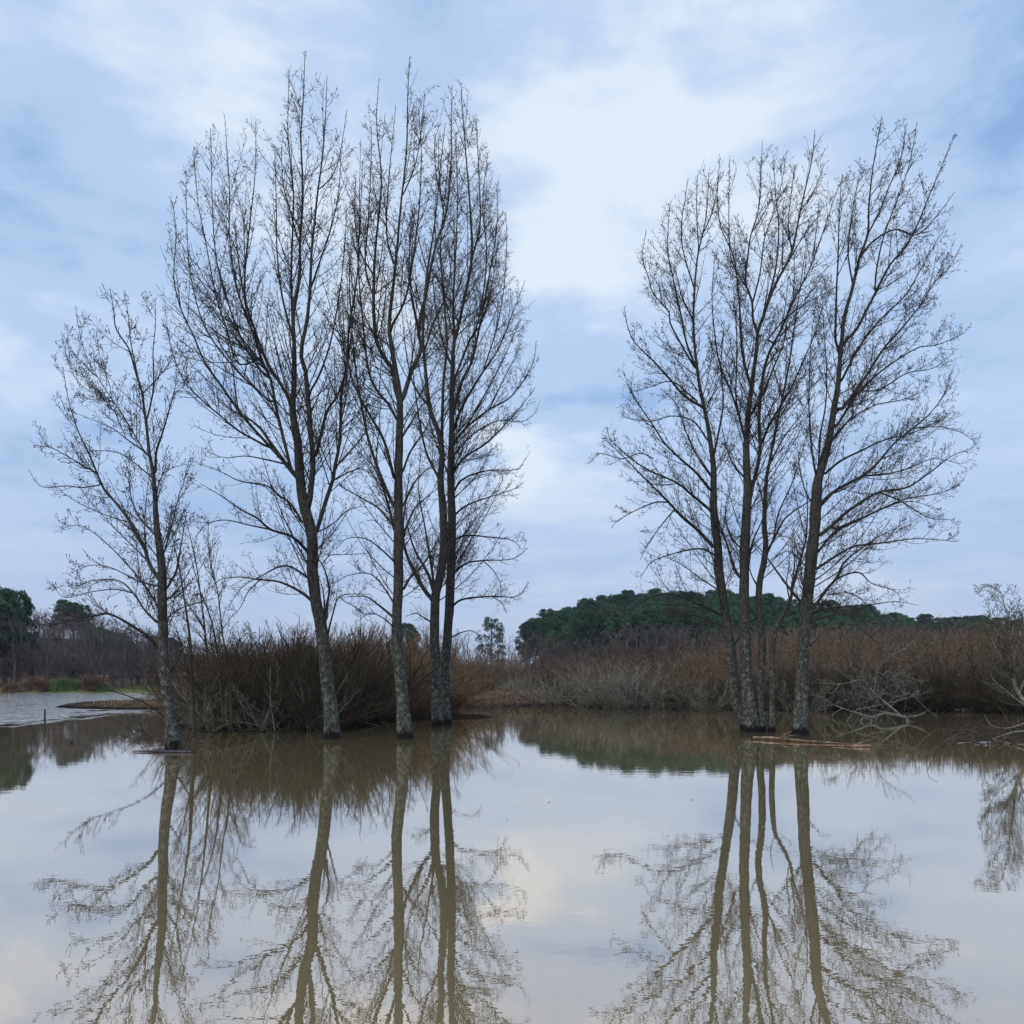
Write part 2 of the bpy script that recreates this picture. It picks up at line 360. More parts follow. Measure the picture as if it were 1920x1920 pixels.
xs = np.unique(np.r_[np.linspace(-2500, -130, 16), np.linspace(-130, 100, 300), np.linspace(100, 2500, 16)])
ys = np.unique(np.r_[np.linspace(-60, 26, 6), np.linspace(26, 70, 120), np.linspace(70, 130, 70), np.linspace(130, 300, 50), np.linspace(300, 4000, 20)])
rngg = np.random.default_rng(5)
def gz(X, Y):
    z = ground(X, Y); z = np.where(z > 0.02, z + rngg.normal(0, .05, z.shape), z)
    far = sstep(Y, 300, 700); return z * (1 - far) + far * 3.0
terrain = strip_grid(xs, ys, gz, 'ground', M_GROUND); tag(terrain, 'brown flooded marsh ground and wooded banks', kind='structure')

# ------------------------------------------------------------------ water
M_WATER = bpy.data.materials.new('murky_lake_water'); M_WATER.use_nodes = True
t = M_WATER.node_tree; t.nodes.clear(); L = t.links.new; Nn = t.nodes.new
def m_(op, a, bb=None, c=None, clamp=False):
    n = Nn('ShaderNodeMath'); n.operation = op; n.use_clamp = clamp
    for i, v in enumerate((a, bb, c)):
        if v is None: continue
        if isinstance(v, (int, float)): n.inputs[i].default_value = v
        else: L(v, n.inputs[i])
    return n.outputs[0]
tcw = Nn('ShaderNodeTexCoord'); sw = Nn('ShaderNodeSeparateXYZ'); L(tcw.outputs['Object'], sw.inputs[0])
def wn_(scale, st, detail=3, rough=.5, dist=0.0):
    mpp = Nn('ShaderNodeMapping'); mpp.inputs['Scale'].default_value = st; L(tcw.outputs['Object'], mpp.inputs[0])
    n = Nn('ShaderNodeTexNoise'); n.inputs['Scale'].default_value = scale; n.inputs['Detail'].default_value = detail
    n.inputs['Roughness'].default_value = rough; n.inputs['Distortion'].default_value = dist; L(mpp.outputs[0], n.inputs['Vector']); return n.outputs['Fac']
small = wn_(13.0, (1.0, 1.3, 1), 1, .5)
mid = wn_(2.2, (.8, 1.6, 1), 2, .5)
big = wn_(.35, (.6, 1.3, 1), 2)
# calm / ruffled patches
gust = wn_(.09, (.6, 1.0, 1), 3)
gfac = m_('MULTIPLY_ADD', gust, 1.5, -.25, clamp=True)
# wind-ruffled water far on the left: beyond a line running from the spit to the left edge
edge = wn_(.35, (1.0, .35, 1), 4, .65)
lin = m_('MULTIPLY_ADD', sw.outputs['Y'], .07, 16.6)                        # X + .07 Y + 16.6 + noise < 0 : ruffled
lin = m_('ADD', m_('ADD', lin, sw.outputs['X']), m_('MULTIPLY_ADD', edge, 7.0, -3.5))
wind = m_('MULTIPLY', lin, -.22, clamp=True)
wind = m_('MULTIPLY', wind, m_('MULTIPLY', m_('SUBTRACT', sw.outputs['Y'], m_('MULTIPLY_ADD', edge, 10.0, 25.0)), .25, clamp=True))
rip = wn_(1.6, (.9, .8, 1), 3, .6, .3)
patch = wn_(.9, (1.0, .22, 1), 4, .7)
patch = m_('MULTIPLY', m_('SUBTRACT', patch, .40), 6.0, clamp=True)
soft = m_('MULTIPLY', m_('SUBTRACT', m_('ADD', wind, patch), .75), 1.6, clamp=True)
wind = m_('MULTIPLY', soft, m_('POWER', wind, .5))
h = m_('MULTIPLY', small, .00020)
h = m_('MULTIPLY_ADD', mid, .0007, h)
h = m_('MULTIPLY', h, m_('ADD', gfac, .45))
h = m_('MULTIPLY_ADD', m_('MULTIPLY', rip, wind), .26, h)
bump = Nn('ShaderNodeBump'); bump.inputs['Strength'].default_value = 1; bump.inputs['Distance'].default_value = 1.0; L(h, bump.inputs['Height'])
lw = Nn('ShaderNodeLayerWeight'); lw.inputs['Blend'].default_value = .5
fac = m_('MULTIPLY', m_('POWER', lw.outputs['Facing'], .85), .985)
dif = Nn('ShaderNodeBsdfDiffuse')
mudn = wn_(.12, (.7, 1, 1), 4)
mc = Nn('ShaderNodeValToRGB'); L(mudn, mc.inputs[0]); mc.color_ramp.elements[0].color = (.40, .31, .155, 1); mc.color_ramp.elements[1].color = (.46, .365, .195, 1)
L(mc.outputs[0], dif.inputs['Color'])
gl = Nn('ShaderNodeBsdfGlossy'); gl.inputs['Roughness'].default_value = .0;  L(bump.outputs[0], gl.inputs['Normal'])
ms = Nn('ShaderNodeMixShader'); L(fac, ms.inputs[0]); L(dif.outputs[0], ms.inputs[1]); L(gl.outputs[0], ms.inputs[2])
tint = Nn('ShaderNodeValToRGB'); L(lw.outputs['Facing'], tint.inputs[0]); tint.color_ramp.elements[0].position = .58; tint.color_ramp.elements[0].color = (1.0, .80, .67, 1); tint.color_ramp.elements[1].position = .93; tint.color_ramp.elements[1].color = (1, .94, .86, 1); L(tint.outputs[0], gl.inputs['Color'])
ow = Nn('ShaderNodeOutputMaterial'); L(ms.outputs[0], ow.inputs['Surface'])
water = link_mesh('water', [(-2500, -60, 0), (2500, -60, 0), (2500, 140, 0), (-2500, 140, 0)], [(0, 1, 2, 3)], M_WATER)
tag(water, 'calm brown flood water mirroring the trees and sky', kind='structure')

# ------------------------------------------------------------------ big poplars, main limbs traced one by one
def tree_from_limbs(name, label, cat, base_y, limbs, env, seed, yspread=1.0, twigden=1.0, group=None, mats=(None, None, None), extra_env=None, wetbase=True, ylim=4.2, single=False, rs=1.0):
    """limbs[0] is the trunk: (points, radii in px along it). others: (points[, r0])"""
    rng = np.random.default_rng(seed); Y0 = YW(base_y)
    mb, mbr, mtw = (mats[0] or M_BARK), (mats[1] or M_BRANCH), (mats[2] or M_TWIG)
    tp, tr = limbs[0]; tx = tp[0][0]
    K = 70; lean = rng.uniform(-.5, .5)
    pp = resample(tp, K); yy = Y0 + lean * np.linspace(0, 1, K) ** 1.5
    P = np.stack([(pp[:, 0] - 960) / F * yy, yy, CH - (pp[:, 1] - HZ) / F * yy], 1)
    tt = np.linspace(0, 1, K); RR = np.interp(tt, np.linspace(0, 1, len(tr)), tr) * (1 - .42 * sstep(tt, .28, .66)) * (1 + .22 * np.exp(-tt * K / 1.6)) / F * Y0
    done = [(P, RR)]
    tacc = Acc(); bacc = Acc(); wacc = Acc()
    Pb = np.vstack([P[0] + (0, 0, -.9), P[0] + (0, 0, -.45), P]); Rb = np.r_[RR[0] * 1.25, RR[0] * 1.15, RR]
    tacc.add(tubes(Pb[None], Rb[None], 16, rng, .045))
    heavy = [(P, RR)]
    for lb in limbs[1:]:
        pts = lb[0]; KL = 32
        s = W(pts[0][0], pts[0][1], Y0)
        best = None
        for (DP, DR) in done:
            x, y = proj(DP); d = (x - pts[0][0]) ** 2 + (y - pts[0][1]) ** 2; i = d.argmin()
            if best is None or d[i] < best[0]: best = (d[i], DP[i], DR[i])
        ys_ = best[1][1]; rp = best[2]
        lp = resample(pts, KL); lenpx = np.linalg.norm(np.diff(lp, axis=0), axis=1).sum(); lm = lenpx / F * ys_
        horiz = abs(lp[-1, 0] - lp[0, 0]) / F * ys_
        off = rng.choice([-1, 1]) * rng.uniform(.35, 1.0) * (0.10 * lm + .42 * horiz + .35) * yspread
        off = np.clip(off, -ylim * .8 - (ys_ - Y0), ylim * .8 - (ys_ - Y0))
        yy = ys_ + off * np.linspace(0, 1, KL) ** .9
        Q = np.stack([(lp[:, 0] - 960) / F * yy, yy, CH - (lp[:, 1] - HZ) / F * yy], 1)
        Q[0] = best[1] if best[0] < 400 else Q[0]
        r0 = rs * (.80 * lb[1] if len(lb) > 1 else 0.7 + .0055 * lenpx) / F * Y0; r0 = min(r0, rp * .8)
        sline = np.linspace(0, 1, KL); r1 = .42 / F * Y0
        R = r1 + (max(r0, r1) - r1) * (1 - sline) ** 1.15
        R[0] = min(rp * .95, R[0] * 1.35)
        done.append((Q, R))
        if r0 * F / Y0 > 3.4: tacc.add(tubes(Q[None], R[None], 10, rng, .05))
        else: bacc.add(tubes(Q[None], R[None], 6, rng, .04))
        heavy.append((Q, R))
    # procedural laterals
    KK = 32
    mains = np.stack([np.stack([np.interp(np.linspace(0, 1, KK), np.linspace(0, 1, len(p)), p[:, c]) for c in range(3)], 1) for p, r in done])
    mr = np.stack([np.interp(np.linspace(0, 1, KK), np.linspace(0, 1, len(r)), r) for p, r in done])
    kw = dict(env=env, ycen=Y0, ylim=ylim, out=(P[10, 0], Y0))
    trunkM, limbM = (mains[:1], mr[:1]), (mains[1:], mr[1:])
    A, AR = children(*trunkM, rng, 3.4 * twigden, .2, .44, .75, .6, 3.8, (30, 58), 12, (.03, .09), .013, (.0045, .0050, .0054), up=.1, zmin=1.0, jit=1.0, **kw)
    B, BR = children(*limbM, rng, 3.7 * twigden, .06, .50, .80, .55, 3.6, (22, 50), 12, (.04, .09), .013, (.0045, .0050, .0054), up=.25, zmin=1.0, jit=1.0, **kw)
    C1, R1 = np.concatenate([A, B]), np.concatenate([AR, BR])
    bacc.add(tubes(C1, R1, 4))
    C2, R2 = children(C1, R1, rng, 5.0 * twigden, .10, .48, .8, .3, 1.5, (30, 65), 8, (.05, .15), .022, (.0042, .0024, .0046), up=.3, zmin=.8, jit=.35, **kw)
    wacc.add(tubes(C2, R2, 3))
    # leader shoots with buds, on everything
    src = np.concatenate([np.stack([pinterp(C1, np.full(len(C1), s)) for s in np.linspace(0, 1, 8)], 1), C2]) if len(C2) else C1
    sr = np.concatenate([np.stack([pinterp(R1, np.full(len(R1), s)) for s in np.linspace(0, 1, 8)], 1), R2])
    C3, R3 = children(src, sr, rng, 5.6 * twigden, .2, .22, .5, .12, .38, (40, 78), 5, (.12, .32), .025, (.0045, 0, .0050), up=.15, zmin=.6, **kw)
    if len(C3):
        prof = np.array([1.0, .9, .9, 1.0, .5])[None] * .0043
        prof = np.repeat(prof, len(C3), 0); bud = rng.random(len(C3)) < .75
        prof[bud, 3] = .0140; prof[bud, 2] = .0065; prof[:, 4] = .003
        wacc.add(tubes(C3, prof, 3))
    C4, R4 = children(mains, mr, rng, 8.0 * twigden, .55, .12, .5, .14, .55, (22, 48), 6, (.06, .16), .02, (.0045, .001, .0050), up=.3, zmin=1.0, **kw)
    if len(C4):
        R4 = R4.copy(); R4[:, 4] = .0115; R4[:, 5] = .003
        wacc.add(tubes(C4, R4, 3))
    if single:
        for v, q in zip(wacc.V, wacc.Q): pass
        for a_ in (bacc, wacc):
            for v, q in zip(a_.V, a_.Q): tacc.V.append(v); off_ = tacc.n - (0 if a_ is bacc else 0); tacc.Q.append(q + tacc.n)
            tacc.n += a_.n; a_.V = []
    root = empty(name, (0, 0, 0)); bp = P[0]
    root.location = (bp[0], bp[1], 0)
    for acc_, nm, mt, smo in ((tacc, 'trunk', mb, True), (bacc, 'branches', mbr, True), (wacc, 'twigs', mtw, False)):
        if not acc_.V: continue
        acc_.V = [v - np.array([bp[0], bp[1], 0]) for v in acc_.V]
        o = acc_.build(nm, mt, root, smo)
        if nm == 'trunk':
            pass
    tag(root, label, cat, group)
    return root
G_POP = 'bare poplars standing in the flood water'

E1 = [(48, 905), (62, 780), (93, 680), (115, 600), (143, 560), (190, 535), (240, 538), (300, 553), (350, 640), (378, 720), (365, 850), (378, 1000), (420, 1150), (340, 1290), (200, 1310), (150, 1290), (50, 1180), (95, 1080), (110, 1000)]
E2 = [(300, 540), (315, 372), (345, 310), (365, 262), (400, 218), (430, 198), (480, 210), (520, 260), (538, 130), (572, 92), (615, 138), (655, 205), (668, 300), (680, 420), (700, 600), (720, 800), (720, 1050), (700, 1150), (560, 1190), (400, 1150), (370, 1000), (350, 900), (325, 800), (308, 700)]
E3 = [(605, 900), (630, 700), (640, 450), (668, 250), (700, 150), (715, 145), (750, 170), (768, 103), (800, 160), (850, 155), (872, 200), (865, 600), (840, 900), (850, 1100), (700, 1185), (620, 1130)]
E5 = [(735, 1150), (745, 800), (790, 450), (840, 250), (850, 150), (866, 148), (892, 205), (928, 310), (948, 390), (965, 490), (992, 570), (1008, 640), (1014, 740), (1004, 830), (982, 900), (988, 1020), (995, 1110), (900, 1190), (840, 1195)]
E6 = [(1100, 870), (1132, 795), (1148, 690), (1163, 590), (1188, 540), (1198, 450), (1215, 425), (1250, 368), (1300, 325), (1332, 305), (1350, 285), (1392, 500), (1392, 900), (1385, 1100), (1340, 1200), (1100, 1185), (1150, 1000)]
E7 = [(1335, 300), (1372, 285), (1429, 262), (1478, 270), (1528, 238), (1562, 298), (1590, 325), (1575, 600), (1540, 800), (1520, 1100), (1350, 1110), (1325, 700)]
E10 = [(1480, 720), (1540, 420), (1575, 318), (1620, 255), (1654, 212), (1720, 228), (1765, 285), (1795, 246), (1802, 330), (1803, 430), (1824, 480), (1826, 560), (1832, 640), (1808, 700), (1806, 760), (1838, 815), (1834, 880), (1785, 935), (1812, 1010), (1745, 1060), (1705, 1120), (1665, 1215), (1560, 1205), (1480, 1170)]

# 1: smaller poplar at the far left
T1 = [([(325, 1405), (322, 1362), (317, 1325), (310, 1275), (306, 1225), (306, 1175), (304, 1125), (304, 1075), (299, 1025), (295, 1000), (292, 960), (290, 917), (286, 878), (280, 851), (275, 799), (271, 773), (266, 734), (256, 703), (244, 661), (237, 646), (217, 615), (213, 578), (207, 547)],
       [12.5, 10.4, 9.3, 8.6, 8.0, 6.8, 5.6, 4.2, 3.2, 2.2, .9]),
      ([(292, 890), (293, 849), (306, 807), (321, 755), (329, 724), (331, 682)], 5), ([(326, 740), (345, 722), (357, 710)],),
      ([(286, 865), (276, 851), (237, 823), (217, 807), (191, 794), (154, 779)],), ([(283, 858), (271, 846), (232, 781), (214, 755), (175, 693), (154, 646), (141, 572)],),
      ([(214, 755), (180, 740), (146, 716), (125, 667), (116, 628)],), ([(275, 790), (287, 734), (288, 695), (287, 656), (292, 604), (290, 560)],),
      ([(268, 738), (303, 700), (331, 661)],), ([(260, 715), (245, 640), (240, 590), (234, 545)],),
      ([(297, 1085), (280, 1057), (270, 1025), (253, 995), (232, 961), (201, 924), (191, 909), (167, 851), (144, 802), (128, 747), (118, 690)], 5),
      ([(191, 909), (154, 914), (123, 911), (84, 914), (66, 901), (54, 880)], 1.8), ([(185, 890), (146, 867), (110, 846), (84, 831), (71, 799)], 1.8),
      ([(297, 1220), (282, 1197), (250, 1175), (225, 1160), (200, 1150), (175, 1155), (140, 1160), (100, 1172), (55, 1167)], 4.2),
      ([(297, 1170), (270, 1142), (250, 1112), (225, 1090), (187, 1087), (150, 1097), (132, 1120)], 3),
      ([(250, 1112), (215, 1105), (170, 1110), (120, 1120), (100, 1095)], 1.8), ([(302, 1150), (280, 1110), (240, 1060), (190, 1010), (150, 985), (120, 990)], 2.6),
      ([(312, 1105), (330, 1072), (337, 1037), (342, 1007), (350, 960)], 3.2), ([(304, 1130), (330, 1110), (358, 1065), (370, 1040)], 2.4),
      ([(316, 1265), (335, 1237), (342, 1217), (362, 1212)], 2.6), ([(335, 1352), (350, 1325), (367, 1295), (372, 1280)], 3),
      ([(318, 1352), (275, 1320), (225, 1300), (175, 1287), (130, 1262)], 2), ([(308, 1165), (330, 1145), (370, 1130), (410, 1120)], 1.8),
      ([(300, 1060), (318, 1000), (330, 950), (345, 900), (355, 860)], 2.4), ([(292, 940), (300, 900), (318, 880), (350, 870)], 2),
      ([(300, 1100), (260, 1090), (210, 1065), (170, 1060), (130, 1075)], 1.8), ([(290, 900), (255, 870), (225, 850), (190, 845), (150, 850)], 1.8),
      ([(297, 1010), (262, 970), (245, 930), (240, 880), (225, 850)], 2.2), ([(237, 823), (215, 770), (205, 720), (190, 680), (180, 620)], 2)]
tree_from_limbs('poplar_tree', 'shortest bare poplar at the far left, its forked base wrapped in twigs and leaning suckers', 'tree', 1405, T1, E1, 11, twigden=1.15, group=G_POP)

T2 = [([(622, 1385), (620, 1325), (612, 1275), (608, 1225), (602, 1175), (592, 1125), (586, 1075), (586, 1037), (584, 1000), (578, 975), (567, 932), (562, 888), (558, 829), (549, 771), (551, 727), (552, 669), (551, 634), (550, 590), (562, 517), (562, 459), (567, 386), (567, 328), (564, 255), (568, 197), (572, 95)],
       [13.2, 11.8, 10.8, 10.2, 9.4, 7.2, 5.8, 4.4, 3.2, 2.0, .9]),
      ([(578, 960), (583, 917), (587, 867), (583, 815), (577, 742), (572, 692), (564, 660), (575, 605), (581, 546), (584, 473), (590, 415), (596, 357), (604, 299), (610, 226), (613, 142)], 7.5),
      ([(596, 357), (622, 331), (637, 290), (651, 205)], 2.2), ([(590, 862), (602, 815), (613, 771), (631, 745), (642, 716), (651, 684), (662, 600), (668, 520)], 4.4),
      ([(549, 619), (546, 517), (550, 401), (549, 342), (540, 255), (542, 130)], 3.2), ([(577, 945), (562, 902), (546, 882), (534, 867), (505, 827), (488, 803), (467, 786), (430, 765), (400, 735)], 7),
      ([(546, 882), (537, 844), (526, 800), (517, 762), (508, 713), (488, 669), (477, 630), (456, 578), (441, 526), (430, 440), (430, 350), (421, 215)], 4.6),
      ([(549, 768), (537, 739), (520, 710), (500, 678), (480, 625), (459, 552), (465, 450), (478, 330), (480, 228)], 4.2),
      ([(532, 865), (493, 823), (456, 781), (415, 724), (383, 677), (363, 630), (339, 578), (326, 520), (330, 440), (324, 378)], 3.6),
      ([(505, 840), (480, 826), (446, 807), (415, 781), (373, 745), (342, 708), (318, 640), (308, 560)], 3), ([(490, 672), (446, 682), (425, 617), (409, 570), (399, 526), (385, 450), (370, 370), (363, 275)], 3.2),
      ([(508, 713), (485, 690), (455, 640), (425, 560), (405, 480), (398, 380), (395, 240)], 3),
      ([(570, 985), (546, 946), (523, 929), (500, 911), (450, 902), (415, 885), (368, 867)], 3.2), ([(582, 1040), (549, 1007), (508, 993), (479, 969), (456, 958), (415, 930), (375, 906)], 4),
      ([(508, 993), (470, 985), (420, 975), (385, 985), (365, 1010)], 2), ([(594, 1135), (575, 1118), (550, 1102), (520, 1090), (487, 1087), (450, 1082), (412, 1087), (395, 1105)], 4.2),
      ([(586, 1090), (550, 1065), (525, 1062), (490, 1080), (455, 1100), (430, 1135)], 3), ([(487, 1087), (465, 1110), (450, 1140), (430, 1160)], 1.8),
      ([(611, 1165), (614, 1130), (617, 1105), (610, 1072), (600, 1052), (580, 1020)], 4), ([(607, 1054), (620, 1041), (642, 1040), (700, 1037)], 2.2), ([(610, 1160), (606, 1110), (598, 1080)], 3),
      ([(588, 1015), (602, 969), (613, 932), (625, 897), (628, 873), (637, 830), (639, 780), (641, 727), (651, 684), (654, 619), (666, 546), (672, 488), (674, 372), (676, 262)], 5.2),
      ([(614, 1190), (627, 1140), (635, 1120), (655, 1114), (695, 1115)], 2.6), ([(637, 1120), (650, 1130), (672, 1142), (690, 1165)], 1.8),
      ([(551, 640), (530, 560), (520, 480), (518, 380), (515, 280)], 2.8), ([(581, 546), (600, 490), (620, 430), (635, 360), (640, 270)], 2.4), ([(562, 459), (545, 400), (530, 340), (528, 270)], 2),
      ([(577, 742), (600, 700), (620, 640), (635, 560), (645, 480), (650, 400)], 2.8), ([(517, 762), (480, 730), (440, 690), (400, 640), (375, 590), (355, 500), (350, 400), (348, 320)], 3),
      ([(628, 900), (655, 885), (680, 880), (705, 900)], 2), ([(590, 1000), (620, 985), (655, 955), (685, 950)], 2), ([(535, 870), (500, 862), (460, 855), (420, 858), (385, 845)], 2.2)]
tree_from_limbs('poplar_tree', 'tallest bare poplar, its leaning trunk forking high up, in front of the dark willow bush', 'tree', 1385, T2, E2, 12, twigden=.92, group=G_POP)

T3 = [([(760, 1385), (755, 1325), (750, 1262), (744, 1205), (744, 1150), (747, 1100), (747, 1050), (747, 1000), (747, 902), (749, 815), (750, 762), (747, 727), (736, 660), (730, 605), (741, 503), (753, 371), (762, 284), (765, 167), (768, 106)],
       [13, 10.4, 9.3, 9.0, 8.5, 7.6, 6, 4.2, 3.0, 2, .9]),
      ([(748, 745), (741, 727), (736, 692), (721, 672), (706, 640), (701, 590), (701, 517), (706, 444), (712, 386), (715, 328), (706, 226), (711, 147)], 5.5),
      ([(750, 758), (759, 736), (773, 692), (790, 655), (785, 619), (800, 546), (817, 459), (838, 395), (846, 299), (846, 226), (848, 159)], 6.2),
      ([(741, 905), (721, 829), (698, 786), (666, 727), (654, 684), (645, 620), (642, 540)], 4), ([(740, 955), (712, 888), (692, 829), (680, 771), (668, 700), (660, 620), (655, 520), (662, 420)], 4),
      ([(737, 985), (712, 955), (689, 940), (648, 917), (625, 902)], 3.2), ([(740, 1000), (724, 932), (704, 882), (680, 840), (655, 800)], 3.2), ([(733, 1153), (704, 1130), (683, 1118), (640, 1120)], 3),
      ([(755, 1108), (771, 1080), (794, 1057), (826, 1004), (850, 960)], 3.4), ([(753, 1010), (777, 955), (800, 932), (826, 911)], 3.4), ([(755, 950), (779, 902), (809, 873), (840, 850)], 3),
      ([(753, 890), (771, 844), (800, 800), (815, 740)], 3), ([(752, 822), (771, 792), (794, 757), (829, 727)], 3), ([(750, 800), (730, 760), (705, 730), (690, 690), (680, 600), (672, 500), (676, 400), (680, 300)], 3.4),
      ([(701, 560), (685, 500), (690, 420), (695, 330), (697, 240)], 2.4), ([(741, 503), (725, 440), (728, 350), (735, 270), (742, 200)], 2.6), ([(753, 371), (775, 320), (788, 260), (797, 170)], 2.4), ([(730, 620), (760, 560), (775, 480), (785, 400), (790, 300), (785, 200)], 3),
      ([(744, 1140), (715, 1095), (690, 1075), (650, 1080), (625, 1095)], 2.4), ([(746, 1060), (715, 1030), (685, 1010), (650, 1010), (630, 1030)], 2.4), ([(742, 1180), (720, 1160), (695, 1150), (670, 1165)], 2),
      ([(785, 619), (770, 540), (768, 460), (775, 380)], 2.6), ([(838, 395), (820, 340), (815, 270), (825, 230)], 2), ([(701, 517), (675, 470), (665, 400), (668, 320)], 2.2)]
tree_from_limbs('poplar_tree', 'tall straight poplar with a pale lichen-spotted lower trunk, just left of the twin trunks', 'tree', 1385, T3, E3, 13, twigden=1.0, group=G_POP)

T4 = [([(821, 1361), (817, 1300), (819, 1250), (815, 1200), (815, 1150), (818, 1107), (823, 1089), (832, 1034), (832, 975), (826, 902), (829, 844), (820, 803), (806, 765), (797, 684), (793, 620), (800, 520), (815, 420), (825, 320), (835, 230)],
       [9.8, 8.6, 8.2, 7.8, 7, 6, 5, 4, 2.8, 1.8, .9]),
      ([(814, 1125), (800, 1112), (779, 1077), (759, 1028), (756, 985), (762, 930), (770, 870)], 5.5), ([(814, 1115), (803, 1077), (779, 1034), (765, 990), (760, 940)], 4.5), ([(812, 1105), (811, 1077), (797, 990), (785, 917), (790, 840)], 3.2),
      ([(829, 844), (829, 786), (832, 713), (838, 640), (832, 560), (826, 460), (835, 360), (845, 260)], 4), ([(817, 1170), (806, 1165), (790, 1155), (779, 1150), (760, 1156)], 2.6),
      ([(826, 902), (800, 850), (785, 780), (775, 700), (770, 600)], 3), ([(806, 765), (775, 720), (760, 650), (752, 560)], 2.6), ([(795, 660), (815, 600), (840, 540), (850, 450)], 2.6)]
tree_from_limbs('poplar_tree', 'left of two poplar trunks standing close together, splitting into a fan of limbs low down', 'tree', 1361, T4, E5, 14, twigden=.9, group=G_POP)

T5 = [([(836, 1357), (834, 1300), (835, 1250), (840, 1175), (844, 1112), (846, 1050), (847, 1000), (847, 961), (845, 888), (847, 815), (847, 757), (849, 669), (852, 640), (858, 619), (870, 561), (884, 488), (882, 401), (873, 284), (868, 220), (864, 156)],
       [9.2, 8.6, 8.3, 7.8, 7.2, 6.4, 5.4, 4.2, 3.0, 2, .9]),
      ([(849, 835), (873, 803), (917, 768), (960, 742), (998, 684), (1005, 640)], 3.4), ([(848, 815), (867, 762), (905, 698), (934, 655), (960, 590), (985, 525)], 3.6), ([(849, 775), (867, 713), (887, 669), (917, 517), (931, 430), (932, 345)], 3.8),
      ([(887, 640), (905, 560), (912, 470), (905, 380), (915, 285)], 3), ([(846, 890), (873, 856), (917, 827), (969, 771), (1004, 727)], 3.2), ([(848, 925), (870, 897), (917, 882), (969, 880), (985, 860)], 2.8),
      ([(848, 970), (873, 949), (917, 932), (963, 917), (982, 905)], 2.6), ([(848, 1015), (873, 1004), (917, 1007), (960, 1013), (978, 1030)], 2.6), ([(846, 1080), (873, 1057), (905, 1051), (960, 1048), (990, 1028)], 2.8),
      ([(843, 1142), (867, 1124), (922, 1118), (969, 1118), (992, 1092)], 2.8), ([(840, 1200), (860, 1188), (885, 1183), (905, 1200)], 2), ([(905, 1051), (925, 1070), (938, 1095), (940, 1120)], 1.6), ([(922, 1118), (940, 1130), (950, 1150)], 1.4),
      ([(852, 640), (850, 560), (855, 460), (858, 360), (853, 250)], 3.2), ([(884, 488), (900, 420), (898, 330), (893, 230)], 2.4), ([(905, 698), (930, 620), (945, 540), (950, 450), (948, 400)], 3), ([(849, 720), (880, 640), (905, 600), (925, 520), (935, 440)], 3),
      ([(873, 803), (920, 720), (950, 660), (975, 600)], 3), ([(847, 860), (880, 820), (930, 790), (980, 790), (1008, 770)], 2.6), ([(849, 690), (830, 640), (815, 560), (808, 470)], 2.6), ([(845, 900), (825, 850), (808, 800), (800, 730)], 2.4),
      ([(852, 640), (835, 560), (830, 480)], 2), ([(917, 768), (950, 700), (975, 650)], 2.2)]
tree_from_limbs('poplar_tree', 'right of two poplar trunks standing close together, its wide crown sweeping out to the right', 'tree', 1358, T5, E5, 15, twigden=1.12, group=G_POP, ylim=4.8)

T6 = [([(1404, 1371), (1392, 1345), (1379, 1314), (1375, 1266), (1370, 1218), (1363, 1170), (1356, 1122), (1348, 1067), (1346, 1025), (1340, 983), (1338, 942), (1338, 900), (1337, 871), (1329, 808), (1321, 767), (1312, 725), (1306, 683), (1302, 642), (1300, 600), (1303, 533), (1308, 481), (1317, 440), (1325, 398), (1329, 325)],
       [10.8, 9.5, 8.6, 8.2, 7.6, 6.4, 5.2, 4.2, 3.2, 2, .9]),
      ([(1336, 960), (1294, 925), (1267, 904), (1215, 881), (1179, 856), (1146, 825), (1137, 800)], 3.6), ([(1342, 1030), (1308, 994), (1279, 969), (1254, 942), (1204, 892), (1173, 860), (1130, 820)], 4.6),
      ([(1254, 942), (1229, 942), (1194, 956), (1160, 975), (1146, 990)], 2), ([(1265, 955), (1240, 985), (1215, 1020), (1200, 1050)], 1.8), ([(1337, 925), (1304, 885), (1281, 865), (1246, 831), (1225, 798), (1200, 762), (1179, 725), (1169, 696)], 3.6),
      ([(1225, 860), (1200, 850), (1165, 860), (1125, 850), (1104, 870)], 2), ([(1320, 765), (1283, 742), (1254, 708), (1223, 675), (1190, 642), (1177, 612), (1170, 575)], 3.4), ([(1310, 755), (1287, 735), (1258, 715), (1220, 725), (1185, 735)], 2.4),
      ([(1306, 695), (1275, 642), (1256, 604), (1254, 585), (1225, 550), (1215, 517), (1204, 481), (1212, 432)], 3.4), ([(1305, 690), (1287, 642), (1279, 600), (1260, 512), (1252, 471), (1254, 408), (1258, 378)], 3),
      ([(1303, 545), (1281, 471), (1278, 419), (1285, 370), (1290, 335)], 2.6), ([(1310, 470), (1306, 387), (1308, 328)], 2), ([(1337, 860), (1352, 787), (1356, 746), (1352, 680), (1358, 600)], 3),
      ([(1346, 1045), (1320, 1030), (1292, 1031), (1250, 1042), (1220, 1055), (1200, 1085)], 2.6), ([(1352, 1110), (1312, 1083), (1277, 1058), (1250, 1045)], 2), ([(1358, 1155), (1340, 1146), (1296, 1127), (1259, 1113), (1223, 1119), (1187, 1139), (1159, 1155), (1108, 1148)], 3.4),
      ([(1362, 1180), (1350, 1171), (1308, 1156), (1250, 1145), (1215, 1150)], 2.6), ([(1300, 600), (1280, 560), (1265, 500)], 2), ([(1330, 830), (1300, 790), (1260, 780), (1220, 790), (1180, 785)], 2.4), ([(1338, 900), (1310, 860), (1290, 820), (1270, 760), (1240, 730)], 2.4),
      ([(1370, 1225), (1385, 1195), (1400, 1172), (1440, 1148), (1500, 1135)], 2.2), ([(1317, 440), (1335, 400), (1345, 350), (1350, 295)], 2)]
